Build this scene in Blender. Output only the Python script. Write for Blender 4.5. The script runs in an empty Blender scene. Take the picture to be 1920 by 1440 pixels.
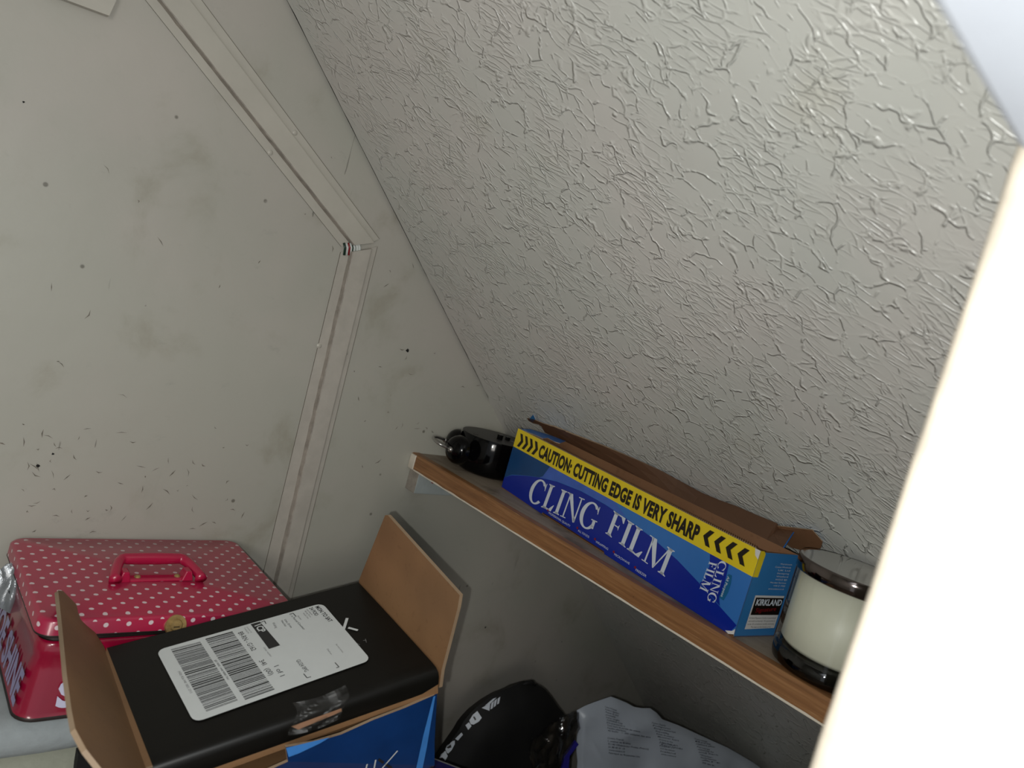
import bpy, bmesh, math, random
from mathutils import Vector, Matrix, noise
from mathutils.bvhtree import BVHTree
random.seed(7)
S = bpy.context.scene
V = Vector

# ------------------------------------------------------------------ camera
ZC = 0.80                                   # lens height above the cupboard floor
F = 1440.0                                  # focal length in pixels of a 1920 wide frame
CAM = V((0, 0, ZC))
def _n(v): return V(v).normalized()
_down = _n((-4384, 15480, 1440))
_v1 = _n((-905, -385, 1440)); _v1 = (_v1 - _down*_v1.dot(_down)).normalized()
_v2 = _down.cross(_v1)
_t = math.radians(7.7)
AX = _v2*math.cos(_t) + _v1*math.sin(_t)    # world X, Y, Z seen from the camera
AY = _v1*math.cos(_t) - _v2*math.sin(_t)
AZ = -_down
def ray(px, py):
    c = V((px-960, py-720, F)).normalized()
    return V((AX.dot(c), AY.dot(c), AZ.dot(c)))
def onpl(px, py, P, n):
    r = ray(px, py); return CAM + r*((V(P)-CAM).dot(n)/r.dot(n))
def ony(px, py, y): return onpl(px, py, (0, y, 0), V((0, 1, 0)))
def onz(px, py, z): return onpl(px, py, (0, 0, z+ZC), V((0, 0, 1)))
def Z(z): return z+ZC

cd = bpy.data.cameras.new('camera'); cam = bpy.data.objects.new('camera', cd)
S.collection.objects.link(cam); S.camera = cam
cd.sensor_width = 36; cd.lens = 27.0; cd.clip_start = 0.005
R = Matrix((( AX.x, -AX.y, -AX.z), ( AY.x, -AY.y, -AY.z), ( AZ.x, -AZ.y, -AZ.z)))
cam.matrix_world = Matrix.Translation(CAM) @ R.to_4x4()
cd.dof.use_dof = True; cd.dof.focus_distance = 0.68; cd.dof.aperture_fstop = 10.0

# ------------------------------------------------------------------ light
w = bpy.data.worlds.new('hallway'); S.world = w; w.use_nodes = True
w.node_tree.nodes['Background'].inputs[0].default_value = (0.92, 0.97, 1.0, 1)
w.node_tree.nodes['Background'].inputs[1].default_value = 0.38
fl = bpy.data.lights.new('phone_flash', 'POINT'); fl.energy = 3.8; fl.shadow_soft_size = 0.002
fl.color = (0.99, 1.0, 0.965)
flo = bpy.data.objects.new('phone_flash', fl); S.collection.objects.link(flo)
off = V((-0.013, 0.009, 0.0))
flo.location = CAM + V((AX.dot(off), AY.dot(off), AZ.dot(off)))
ha = bpy.data.lights.new('unseen_fill', 'AREA'); ha.energy = 4.0; ha.size = 0.35  # unseen fill, added to brighten the wall and slope under the shelf
ha.color = (1.0, 0.95, 0.88)
hao = bpy.data.objects.new('unseen_fill', ha); S.collection.objects.link(hao)
hao.location = (-0.65, -0.9, ZC+0.15)
hao.rotation_euler = (V((0.6, 0.6, ZC-0.3))-hao.location).to_track_quat('-Z', 'Y').to_euler()
vs = S.view_settings
vs.view_transform = 'Standard'; vs.look = 'None'; vs.gamma = 1.0; vs.use_curve_mapping = False
vs.exposure = 0.5

# ------------------------------------------------------------------ materials
def lin(c):
    return tuple(((x/255)/12.92 if x/255 <= .04045 else ((x/255+.055)/1.055)**2.4) for x in c)+(1,)
class NT:
    def __init__(s, name):
        s.m = bpy.data.materials.new(name); s.m.use_nodes = True
        s.t = s.m.node_tree; s.b = s.t.nodes['Principled BSDF']; s.out = s.t.nodes['Material Output']
    def n(s, typ, **kw):
        nd = s.t.nodes.new(typ)
        for k, v in kw.items():
            if k.startswith('i_'): nd.inputs[k[2:].replace('_', ' ')].default_value = v
            elif k.startswith('x'): nd.inputs[int(k[1:])].default_value = v
            else: setattr(nd, k, v)
        return nd
    def l(s, a, b): s.t.links.new(a, b)
    def math(s, op, a, b=None, clamp=False):
        nd = s.n('ShaderNodeMath', operation=op, use_clamp=clamp)
        for i, v in enumerate((a, b)):
            if v is None: continue
            if isinstance(v, (int, float)): nd.inputs[i].default_value = v
            else: s.l(v, nd.inputs[i])
        return nd.outputs[0]
    def ramp(s, fac, stops):
        r = s.n('ShaderNodeValToRGB'); s.l(fac, r.inputs[0])
        e = r.color_ramp.elements
        while len(e) > 1: e.remove(e[-1])
        e[0].position, e[0].color = stops[0]
        for p, c in stops[1:]:
            q = e.new(p); q.color = c
        return r.outputs[0]
    def smooth(s, v, a, b):
        nd = s.n('ShaderNodeMapRange', interpolation_type='SMOOTHSTEP')
        s.l(v, nd.inputs[0]); nd.inputs[1].default_value = a; nd.inputs[2].default_value = b
        return nd.outputs[0]
    def mix(s, fac, a, b, mode='MIX'):
        nd = s.n('ShaderNodeMix', data_type='RGBA', blend_type=mode)
        for k, v in ((0, fac), (6, a), (7, b)):
            if isinstance(v, (int, float, tuple)): nd.inputs[k].default_value = v
            else: s.l(v, nd.inputs[k])
        return nd.outputs[2]
    def obj(s, scale=(1, 1, 1), rot=(0, 0, 0), uv=False):
        tc = s.n('ShaderNodeTexCoord'); mp = s.n('ShaderNodeMapping')
        mp.inputs['Scale'].default_value = scale; mp.inputs['Rotation'].default_value = rot
        s.l(tc.outputs['UV' if uv else 'Object'], mp.inputs[0]); return mp.outputs[0]
    def noise(s, vec, scale, detail=4, rough=.5, dist=0):
        nd = s.n('ShaderNodeTexNoise', i_Scale=scale, i_Detail=detail, i_Roughness=rough, i_Distortion=dist)
        s.l(vec, nd.inputs['Vector']); return nd.outputs[0]
    def bump(s, h, strength, dist):
        bp = s.n('ShaderNodeBump', i_Strength=strength, i_Distance=dist); s.l(h, bp.inputs['Height'])
        s.l(bp.outputs[0], s.b.inputs['Normal'])
    def col(s, c): 
        if isinstance(c, tuple): s.b.inputs['Base Color'].default_value = c
        else: s.l(c, s.b.inputs['Base Color'])

def plain(name, rgb, rough=.5, metal=0, var=.12, scale=40, bump=0.0, spec=.5, coat=0):
    t = NT(name); c = lin(rgb); o = t.obj()
    nz = t.noise(o, scale, 5, .6)
    d = tuple(x*(1-var) for x in c[:3])+(1,); u = tuple(min(1, x*(1+var)) for x in c[:3])+(1,)
    t.col(t.ramp(nz, [(.3, d), (.7, u)]))
    t.b.inputs['Roughness'].default_value = rough; t.b.inputs['Metallic'].default_value = metal
    t.b.inputs['Specular IOR Level'].default_value = spec
    if coat: t.b.inputs['Coat Weight'].default_value = coat; t.b.inputs['Coat Roughness'].default_value = .08
    if bump: t.bump(nz, bump, .002)
    return t.m

def mat_wall():
    t = NT('old_cream_wall_paint'); o = t.obj()
    base = t.mix(t.smooth(t.noise(o, 5, 4, .55), .35, .7), lin((168, 167, 157)), lin((176, 171, 163)))
    st = t.smooth(t.noise(o, 13, 6, .62, .3), .53, .76)
    base = t.mix(t.math('MULTIPLY', st, .4), base, lin((128, 122, 100)))
    st2 = t.smooth(t.noise(t.obj((1, 1, 1.4), (0, .5, 0)), 30, 8, .7), .60, .80)
    base = t.mix(t.math('MULTIPLY', st2, .30), base, lin((98, 98, 96)))
    # scuffs and short scratches
    for rot, sc, thr, a in ((.7, 55, .715, .75), (-.5, 70, .72, .6), (2.0, 90, .73, .6)):
        v = t.obj((1, 1, .17), (0, rot, 0))
        s = t.smooth(t.noise(v, sc, 3, .6, .6), thr, thr+.025)
        patch = t.smooth(t.noise(o, 6, 3), .45, .62)
        base = t.mix(t.math('MULTIPLY', t.math('MULTIPLY', s, patch), a), base, lin((70, 68, 62)))
    vo = t.n('ShaderNodeTexVoronoi', i_Scale=26.0, i_Randomness=1.0); t.l(o, vo.inputs['Vector'])
    dot = t.smooth(vo.outputs[0], .065, .03)
    keep = t.smooth(t.noise(o, 19, 2), .50, .56)
    base = t.mix(t.math('MULTIPLY', t.math('MULTIPLY', dot, keep), .75), base, lin((84, 80, 70)))
    t.col(base); t.b.inputs['Roughness'].default_value = .5
    h = t.math('ADD', t.math('MULTIPLY', t.noise(o, 25, 4), .6), t.math('MULTIPLY', t.noise(o, 260, 3), .05))
    h = t.math('SUBTRACT', h, t.math('MULTIPLY', st2, .10))
    t.bump(h, .5, .0025)
    return t.m

def mat_artex():
    t = NT('swirled_textured_ceiling'); o = t.obj(uv=True)     # uv in metres: u along the stair width, v down the slope
    wn = t.n('ShaderNodeTexNoise', i_Scale=26.0, i_Detail=3.0); t.l(o, wn.inputs['Vector'])
    def warp(vec, amt):
        c = t.n('ShaderNodeVectorMath', operation='MULTIPLY_ADD')
        t.l(wn.outputs['Color'], c.inputs[0]); c.inputs[1].default_value = (amt,)*3
        t.l(vec, c.inputs[2]); return c.outputs[0]
    def cells(scale, stretch, rot, amt, wid, seed):
        mp = t.n('ShaderNodeMapping'); mp.inputs['Scale'].default_value = (1, stretch, 1)
        mp.inputs['Rotation'].default_value = (0, 0, rot); mp.inputs['Location'].default_value = (seed, seed*.7, 0)
        m0 = t.n('ShaderNodeMapping'); m0.inputs['Rotation'].default_value = (0, 0, -rot); mp.inputs['Rotation'].default_value = (0, 0, 0)
        t.l(warp(o, amt), m0.inputs[0]); t.l(m0.outputs[0], mp.inputs[0])
        vo = t.n('ShaderNodeTexVoronoi', feature='DISTANCE_TO_EDGE', i_Scale=scale); t.l(mp.outputs[0], vo.inputs['Vector'])
        return t.smooth(vo.outputs[0], wid, 0.0)
    brk = t.smooth(t.noise(o, 75, 3, .6), .45, .57)
    brk2 = t.smooth(t.noise(o, 45, 3, .6), .50, .40)
    r1 = t.math('MULTIPLY', cells(56, .66, .75, .032, .052, 0), t.math('ADD', t.math('MULTIPLY', brk, .85), .06))
    r2 = t.math('MULTIPLY', cells(112, .46, .80, .020, .075, 3.1), t.math('MULTIPLY', brk2, .55))
    r3 = t.math('MULTIPLY', cells(200, .24, 1.0, .011, .11, 7.7), t.math('MULTIPLY', t.smooth(t.noise(o, 22, 2), .45, .6), .40))
    h = t.math('MAXIMUM', t.math('MAXIMUM', r1, r2), r3)
    vo = t.n('ShaderNodeTexVoronoi', i_Scale=60.0); t.l(warp(o, .03), vo.inputs['Vector'])
    dots = t.math('MULTIPLY', t.smooth(vo.outputs[0], .20, .05), t.smooth(t.noise(o, 50, 1), .55, .62))
    h = t.math('MAXIMUM', h, t.math('MULTIPLY', dots, .9))
    sep = t.n('ShaderNodeSeparateXYZ'); t.l(o, sep.inputs[0])
    edge = t.smooth(sep.outputs[0], .7100, .6960)              # smooth margin against the end wall
    h = t.math('MULTIPLY', h, edge)
    h = t.math('ADD', h, t.math('MULTIPLY', t.noise(o, 30, 3), .25))
    base = t.mix(t.smooth(t.noise(o, 6, 3), .35, .7), lin((202, 203, 197)), lin((207, 203, 198)))
    st = t.smooth(t.noise(o, 11, 4), .6, .8)
    base = t.mix(t.math('MULTIPLY', st, .25), base, lin((176, 168, 140)))
    t.col(base); t.b.inputs['Roughness'].default_value = .30; t.b.inputs['Specular IOR Level'].default_value = .6
    t.bump(h, .85, .0014)
    return t.m

def mat_wood():
    t = NT('orange_brown_wood'); 
    g = t.noise(t.obj((60, 2.2, 60)), 6, 6, .65, .4)
    c = t.ramp(g, [(.25, lin((106, 72, 44))), (.5, lin((136, 94, 58))), (.75, lin((160, 118, 78)))])
    f = t.smooth(t.noise(t.obj((90, 6, 260)), 5, 3), .66, .74)
    c = t.mix(t.math('MULTIPLY', f, .5), c, lin((205, 165, 120)))
    d = t.smooth(t.noise(t.obj(), 60, 3), .74, .80)
    c = t.mix(d, c, lin((60, 30, 18)))
    t.col(c); t.b.inputs['Roughness'].default_value = .45; t.bump(g, .3, .0006)
    return t.m
def mat_board_top():
    t = NT('dusty_board'); o = t.obj()
    g = t.noise(t.obj((40, 3, 40)), 6, 5)
    c = t.mix(g, lin((120, 106, 90)), lin((158, 146, 130)))
    c = t.mix(t.smooth(t.noise(o, 30, 5), .5, .7), c, lin((104, 92, 78)))
    t.col(c); t.b.inputs['Roughness'].default_value = .6
    return t.m
def mat_kraft(name='brown_cardboard', a=(116, 86, 58), b=(140, 105, 72)):
    t = NT(name); o = t.obj()
    c = t.mix(t.smooth(t.noise(o, 9, 3), .3, .7), lin(a), lin(b))
    fib = t.smooth(t.noise(o, 220, 3), .58, .72)
    c = t.mix(t.math('MULTIPLY', fib, .25), c, lin((96, 66, 40)))
    t.col(c); t.b.inputs['Roughness'].default_value = .55; t.bump(t.noise(o, 60, 4), .25, .001)
    return t.m
def mat_dots(name, axis):
    """pink tin print with white polka dots on a diagonal grid, in metres; axis picks the two coordinates of the face"""
    t = NT(name); o = t.obj(); sp = t.n('ShaderNodeSeparateXYZ'); t.l(o, sp.inputs[0])
    a = .0157
    def lat(offx, offy):
        u = t.math('DIVIDE', t.math('ADD', sp.outputs[axis[0]], offx), a)
        v = t.math('DIVIDE', t.math('ADD', sp.outputs[axis[1]], offy), a)
        du = t.math('SUBTRACT', t.math('FRACT', t.math('ADD', u, 40.0)), .5)
        dv = t.math('SUBTRACT', t.math('FRACT', t.math('ADD', v, 40.0)), .5)
        return t.math('SQRT', t.math('ADD', t.math('MULTIPLY', du, du), t.math('MULTIPLY', dv, dv)))
    d = t.math('MINIMUM', lat(0.0, 0.0), lat(a/2, a/2))
    m = t.smooth(d, .122, .100)
    o2 = t.obj(); nz = t.smooth(t.noise(o2, 12, 4), .35, .7)
    pk = t.mix(nz, lin((172, 30, 68)), lin((160, 36, 70)))
    t.col(t.mix(m, pk, lin((214, 196, 200))))
    t.b.inputs['Roughness'].default_value = .3; t.b.inputs['Coat Weight'].default_value = .4
    t.b.inputs['Coat Roughness'].default_value = .12
    return t.m
def mat_film(name, tint, fac, rough=.12):
    """thin clear film: see-through with a fresnel gloss"""
    t = NT(name); tr = t.n('ShaderNodeBsdfTransparent'); tr.inputs[0].default_value = tint
    gl = t.n('ShaderNodeBsdfGlossy'); gl.inputs['Roughness'].default_value = rough
    lw = t.n('ShaderNodeLayerWeight', i_Blend=.5); mx = t.n('ShaderNodeMixShader')
    bp = t.n('ShaderNodeBump', i_Strength=.3, i_Distance=.001)
    t.l(t.noise(t.obj(), 60, 4), bp.inputs['Height'])
    t.l(bp.outputs[0], gl.inputs['Normal'])
    t.l(t.math('ADD', t.math('MULTIPLY', t.math('POWER', lw.outputs['Facing'], 4.0), .6), fac, True), mx.inputs[0])
    t.l(tr.outputs[0], mx.inputs[1]); t.l(gl.outputs[0], mx.inputs[2]); t.l(mx.outputs[0], t.out.inputs[0])
    return t.m
def mat_glass(name, tint, rough=.02, fac=0.0):
    t = NT(name); tr = t.n('ShaderNodeBsdfTransparent'); tr.inputs[0].default_value = tint
    gl = t.n('ShaderNodeBsdfGlossy'); gl.inputs['Roughness'].default_value = rough
    lw = t.n('ShaderNodeLayerWeight', i_Blend=.5); mx = t.n('ShaderNodeMixShader')
    fz = t.math('ADD', t.math('MULTIPLY', t.math('POWER', lw.outputs['Facing'], 4.0), .6), .035+fac, True)
    t.l(fz, mx.inputs[0])
    t.l(tr.outputs[0], mx.inputs[1]); t.l(gl.outputs[0], mx.inputs[2]); t.l(mx.outputs[0], t.out.inputs[0])
    return t.m

M = dict(
 wall=mat_wall(), artex=mat_artex(), wood=mat_wood(), board=mat_board_top(), kraft=mat_kraft(),
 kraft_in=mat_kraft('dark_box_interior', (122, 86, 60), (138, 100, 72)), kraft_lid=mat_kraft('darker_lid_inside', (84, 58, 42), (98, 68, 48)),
 kraft_edge=mat_kraft('pale_board_edge', (138, 116, 92), (160, 138, 114)),
 trunk=plain('painted_plastic_capping', (180, 176, 166), .38, var=.05, scale=30, bump=.12),
 trunk_y=plain('yellowed_painted_capping', (176, 171, 162), .4, var=.07, scale=60, bump=.25),
 trunk_dark=plain('darker_capping_side', (146, 139, 130), .5, var=.25, scale=90, bump=.5), grime_shade=plain('grey_grime_and_shade', (104, 98, 88), .7, var=.2),
 frame_head=plain('dimmed_bluish_white_paint', (174, 178, 186), .35, var=.05, scale=14, bump=.1),
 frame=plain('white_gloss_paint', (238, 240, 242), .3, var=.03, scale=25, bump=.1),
 frame_edge=plain('worn_cream_paint', (206, 196, 180), .4, var=.15, scale=60, bump=.2),
 ffloor=plain('cupboard_floorboards', (95, 82, 70), .8), black_void=plain('dark_gap', (16, 15, 14), .9),
 putty=plain('white_paint_smear', (200, 192, 178), .6, var=.15, bump=.4),
 batten=plain('pale_blue_painted_batten', (158, 166, 166), .6, var=.08, scale=70, bump=.4),
 lip_paint=plain('cream_paint_line', (214, 204, 188), .6, var=.06),
 black=plain('black_box_print', (15, 14, 12), .38, var=.15, spec=.25), blackgloss=plain('black_enamel', (5, 5, 6), .10, var=.1, spec=.22),
 blackmatt=plain('black_clock_back', (44, 43, 42), .45, var=.1), blackcloth=plain('black_bag_cloth', (9, 9, 10), .75, var=.3, bump=.3),
 bluepanel=plain('blue_box_print', (14, 48, 98), .25, var=.3, scale=14), bluelight=plain('light_blue_patch', (64, 130, 205), .35),
 label=plain('white_paper_label', (196, 200, 200), .45, var=.03), ink=plain('black_ink', (34, 34, 36), .5), inkgrey=plain('grey_ink', (110, 110, 112), .5),
 royal=plain('royal_blue_print', (8, 36, 142), .3, var=.08, scale=8), sky=plain('light_blue_print', (52, 112, 184), .3, var=.10, scale=8),
 teal=plain('dark_teal_print', (10, 62, 112), .3, var=.08), endblue=plain('end_panel_blue', (50, 118, 178), .32, var=.1, scale=10),
 paleblue=plain('mid_blue_print', (62, 96, 180), .3), navy=plain('navy_print', (14, 40, 120), .3), tealtag=plain('teal_tag_print', (22, 92, 136), .3),
 yellow=plain('yellow_print', (222, 196, 30), .35, var=.05), blackprint=plain('black_print', (22, 14, 8), .4),
 whiteprint=plain('white_print', (205, 212, 222), .4, var=.03), redprint=plain('red_print', (130, 20, 30), .4),
 whitepaper=plain('off_white_print', (208, 206, 204), .45, var=.04),
 pinktop=mat_dots('pink_polka_dot_top', (0, 1)), pinkfront=mat_dots('pink_polka_dot_front', (0, 2)), pinkside=mat_dots('pink_polka_dot_side', (1, 2)),
 pink=plain('pink_tin_paint', (140, 9, 46), .22, var=.08, scale=20, coat=.5), pinkhandle=plain('pink_handle_paint', (166, 22, 62), .25, var=.06, coat=.4),
 tinside=plain('shaded_side_lettering', (150, 146, 186), .35), tinedge=plain('dark_tin_edge', (60, 52, 50), .4, .6), tinletter=plain('lilac_white_lettering', (206, 204, 228), .4),
 brass=plain('tarnished_brass', (170, 142, 92), .38, .45, var=.25, scale=300), chrome=plain('dark_chrome', (108, 100, 98), .10, 1, var=.04),
 mirror=plain('polished_lid_top', (205, 203, 200), .10, 1, var=.03), steel=plain('dull_steel_wire', (170, 168, 165), .28, .9),
 wax=plain('cream_wax', (206, 205, 188), .45, var=.03), jar=mat_glass('clear_jar_glass', (.97, .98, .97, 1), .03), jarbase=mat_glass('thick_glass_base', (.28, .28, .25, 1), .04, .03),
 film=mat_film('clear_tape', (.80, .80, .78, 1), .05, .5), clearbag=mat_film('clear_plastic_wrap', (.50, .51, .54, 1), .22, .12),
 silver=plain('grey_plastic_film', (120, 124, 128), .25, .3, var=.25, scale=50, bump=.6),
 mailer=plain('grey_white_plastic_mailer', (184, 192, 204), .34, var=.04, scale=20), mailertext=plain('mailer_ink', (40, 44, 62), .5),
 purple=plain('dark_purple_print', (26, 20, 84), .4), violet=plain('violet_plastic', (44, 40, 140), .4), cloth=plain('white_cotton', (152, 159, 161), .9, var=.06, scale=120, bump=.4),
 cloth2=plain('cream_cotton', (150, 152, 138), .9, var=.06, scale=120, bump=.4), pinkline=plain('faded_pink_weave', (190, 178, 182), .9),
 green=plain('green_sheath', (22, 50, 38), .35), red=plain('red_sheath', (126, 18, 24), .35), white=plain('white_sheath', (196, 200, 196), .35),
 darkgreen=plain('dark_green_card', (20, 44, 26), .5),
)

# ------------------------------------------------------------------ mesh helpers
class MB:
    def __init__(s): s.v = []; s.f = []; s.m = []; s.mats = []; s.sm = []
    def mi(s, m):
        m = M[m] if isinstance(m, str) else m
        if m not in s.mats: s.mats.append(m)
        return s.mats.index(m)
    def add(s, vs_, fs, m, smooth=False):
        b = len(s.v); k = s.mi(m); s.v += [V(p) for p in vs_]
        for f in fs: s.f.append([b+i for i in f]); s.m.append(k); s.sm.append(smooth)
    def poly(s, pts, m): s.add(pts, [list(range(len(pts)))], m)
    def hexa(s, c, m, mats=None):
        """eight corners: bottom four then top four, counter-clockwise"""
        fs = [(3, 2, 1, 0), (4, 5, 6, 7), (0, 1, 5, 4), (1, 2, 6, 5), (2, 3, 7, 6), (3, 0, 4, 7)]
        for i, f in enumerate(fs): s.add([c[j] for j in f], [(0, 1, 2, 3)], (mats or {}).get(i, m))
    def box(s, a, b, m, mats=None):
        x0, y0, z0 = a; x1, y1, z1 = b
        s.hexa([(x0,y0,z0),(x1,y0,z0),(x1,y1,z0),(x0,y1,z0),(x0,y0,z1),(x1,y0,z1),(x1,y1,z1),(x0,y1,z1)], m, mats)
    def slab(s, pts, n, t, m, back=None, edge=None):
        """polygon with thickness: front face at pts, extruded by -n*t"""
        n = V(n).normalized(); k = len(pts); fr = [V(p) for p in pts]; bk = [p-n*t for p in fr]
        s.add(fr, [list(range(k))], m); s.add(bk, [list(range(k))[::-1]], back or m)
        for i in range(k):
            j = (i+1) % k; s.add([fr[i], fr[j], bk[j], bk[i]], [(0, 1, 2, 3)], edge or m)
    def tube(s, path, r, m, seg=10, closed=False):
        P = [V(p) for p in path]; rings = []; up = V((0, 0, 1))
        for i, p in enumerate(P):
            d = (P[min(i+1, len(P)-1)]-P[max(i-1, 0)]).normalized()
            a = d.cross(up); a = d.cross(V((1, 0, 0))) if a.length < .1 else a
            a.normalize(); b = d.cross(a)
            rr = r[i] if isinstance(r, (list, tuple)) else r
            rings.append([p+a*rr*math.cos(2*math.pi*k/seg)+b*rr*math.sin(2*math.pi*k/seg) for k in range(seg)])
        vs_ = [q for g in rings for q in g]; fs = []
        for i in range(len(P)-1):
            for k in range(seg):
                k2 = (k+1) % seg; fs.append((i*seg+k, i*seg+k2, (i+1)*seg+k2, (i+1)*seg+k))
        fs.append(list(range(seg))[::-1]); fs.append([(len(P)-1)*seg+k for k in range(seg)])
        s.add(vs_, fs, m, True)
    def lathe(s, prof, c, ax, m, seg=48, smooth=True, mats=None):
        ax = V(ax).normalized(); a = ax.orthogonal().normalized(); b = ax.cross(a); c = V(c)
        rings = [[c+ax*h+(a*math.cos(2*math.pi*k/seg)+b*math.sin(2*math.pi*k/seg))*r for k in range(seg)] for r, h in prof]
        for i in range(len(prof)-1):
            vs_ = rings[i]+rings[i+1]
            s.add(vs_, [(k, (k+1) % seg, seg+(k+1) % seg, seg+k) for k in range(seg)], (mats or {}).get(i, m), smooth)
    def build(s, name, parent=None, origin=None, bevel=0, subsurf=0, merge=True, kind=None, auto=False):
        o3 = V(origin) if origin is not None else (V(parent['_o']) if parent is not None else V((0, 0, 0)))
        me = bpy.data.meshes.new(name); me.from_pydata([tuple(p-o3) for p in s.v], [], s.f)
        for m in s.mats: me.materials.append(m)
        me.polygons.foreach_set('material_index', s.m); me.polygons.foreach_set('use_smooth', s.sm)
        me.update()
        if merge:
            bm = bmesh.new(); bm.from_mesh(me); bmesh.ops.remove_doubles(bm, verts=bm.verts, dist=1e-6)
            bm.to_mesh(me); bm.free()
        ob = bpy.data.objects.new(name, me); S.collection.objects.link(ob)
        if parent is not None: ob.parent = parent; ob['_o'] = tuple(o3)
        else: ob.location = o3; ob['_o'] = tuple(o3)
        # children are placed relative to the parent's origin
        if parent is not None and V(parent['_o']) != o3: ob.location = o3-V(parent['_o'])
        if bevel:
            bv = ob.modifiers.new('bevel', 'BEVEL'); bv.width = bevel; bv.segments = 2; bv.limit_method = 'ANGLE'; bv.angle_limit = .6
        if subsurf:
            ss = ob.modifiers.new('sub', 'SUBSURF'); ss.levels = subsurf; ss.render_levels = subsurf
        if kind: ob['kind'] = kind
        return ob
def empty(name, loc, label, cat, group=None):
    o = bpy.data.objects.new(name, None); S.collection.objects.link(o); o.location = loc; o['_o'] = tuple(loc)
    o.empty_display_size = .02; o['label'] = label; o['category'] = cat
    if group: o['group'] = group
    return o
def tag(o, label, cat): o['label'] = label; o['category'] = cat; return o

def text_polys(txt, size=1.0, bold=0.0, spacing=1.0):
    cu = bpy.data.curves.new('t', 'FONT'); cu.body = txt; cu.size = size; cu.offset = bold; cu.space_character = spacing
    cu.resolution_u = 3
    ob = bpy.data.objects.new('t', cu); S.collection.objects.link(ob)
    dg = bpy.context.evaluated_depsgraph_get(); dg.update()
    me = bpy.data.meshes.new_from_object(ob.evaluated_get(dg))
    vs_ = [v.co.copy() for v in me.vertices]; fs = [list(p.vertices) for p in me.polygons]
    bpy.data.objects.remove(ob); bpy.data.curves.remove(cu); bpy.data.meshes.remove(me)
    return vs_, fs
def put_text(mb, txt, o, ex, ey, length=None, height=None, bold=0, m='ink', spacing=1.0, lift=.0, mapf=None):
    """text whose baseline starts at o, runs along ex, capitals point along ey; fitted to length and cap height in metres"""
    vs_, fs = text_polys(txt, 1.0, bold, spacing)
    if not vs_: return
    xs = [v.x for v in vs_]; x0, x1 = min(xs), max(xs); H = .72
    sy = height/H; sx = (length/(x1-x0)) if length else sy
    ex = V(ex).normalized(); ey = V(ey).normalized(); n = ex.cross(ey).normalized(); o = V(o)
    pts = [o+ex*((v.x-x0)*sx)+ey*(v.y*sy)+n*lift for v in vs_]
    if mapf: pts = [mapf(p) for p in pts]
    mb.add(pts, fs, m)

# serif capitals as polygons, unit height; list of polygons + advance
def serif(ch):
    P = []
    def rect(x0, y0, x1, y1): P.append([(x0, y0), (x1, y0), (x1, y1), (x0, y1)])
    def stem(x, w=.165, y0=0, y1=1, s0=True, s1=True, sw=.085):
        rect(x, y0, x+w, y1)
        if s0:
            rect(x-sw, y0, x+w+sw, y0+.035); P.append([(x-.05, y0+.035), (x+w+.05, y0+.035), (x+w, y0+.085), (x, y0+.085)])
        if s1:
            rect(x-sw, y1-.035, x+w+sw, y1); P.append([(x, y1-.085), (x+w, y1-.085), (x+w+.05, y1-.035), (x-.05, y1-.035)])
    def ring(cx, a0, a1, rx, ry, th, tv):
        n = 26; pr = None
        for i in range(n+1):
            a = math.radians(a0+(a1-a0)*i/n); c, s_ = math.cos(a), math.sin(a)
            o = (cx+rx*c, .5+ry*s_); q = (cx+(rx-th)*c, .5+(ry-tv)*s_)
            if pr: P.append([pr[0], o, q, pr[1]])
            pr = (o, q)
    if ch == 'I': stem(.10); return P, .40
    if ch == 'L':
        stem(.10); rect(.10, 0, .60, .055); P.append([(.42, .045), (.60, .045), (.66, .27), (.62, .27)]); P.append([(.24, .045), (.5, .045), (.3, .075), (.24, .09)])
        return P, .72
    if ch == 'F':
        stem(.10); rect(.10, .945, .62, 1); P.append([(.44, .955), (.62, .955), (.63, .76), (.59, .76)])
        rect(.24, .49, .46, .535); P.append([(.44, .535), (.49, .64), (.49, .38), (.44, .49)]); return P, .70
    if ch == 'N':
        rect(.13, 0, .195, 1); rect(.02, 0, .31, .035); rect(-.02, .965, .2, 1)
        P.append([(.06, 1), (.28, 1), (.80, .0), (.72, -.02)]); P.append([(.74, -.02), (.80, 0), (.80, .12), (.6, .32)])
        rect(.74, 0, .805, 1); rect(.62, .965, .92, 1); return P, .92
    if ch == 'M':
        rect(.12, 0, .185, 1); rect(.01, 0, .30, .035); rect(-.02, .965, .2, 1)
        P.append([(.07, 1), (.30, 1), (.56, .2), (.50, .0)]); P.append([(.50, 0), (.54, .0), (.92, 1), (.86, 1)])
        stem(.84, .15); return P, 1.12
    if ch == 'C':
        ring(.47, 42, 318, .46, .53, .19, .065); P.append([(.80, .96), (.83, .96), (.84, .64), (.80, .66)])
        P.append([(.66, .93), (.80, .83), (.81, .70), (.76, .78)]); return P, .92
    if ch == 'G':
        ring(.47, 42, 322, .46, .53, .19, .065); P.append([(.80, .96), (.83, .96), (.84, .66), (.80, .68)])
        P.append([(.66, .93), (.80, .85), (.81, .72), (.76, .80)])
        rect(.70, .08, .84, .40); rect(.62, .38, .92, .42); return P, 1.0
    return P, .35
def put_serif(mb, txt, mapf, m):
    """mapf(x, y) gives the surface point for pen position x (0..1 of the word) and height y"""
    tot = sum(serif(c)[1] for c in txt); x = 0
    for c in txt:
        ps, adv = serif(c)
        for p in ps: mb.poly([mapf((x+q[0])/tot, q[1]) for q in p], m)
        x += adv

# ------------------------------------------------------------------ the room shell
YW = 0.7169
SN = V((0.6737, 0, 0.739)).normalized()          # stair slope normal, facing up and out
SD = 0.3280
def slope_x(z): return (SD-SN.z*z)/SN.x            # z relative to the lens
def slope_z(x): return (SD-SN.x*x)/SN.z

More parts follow.
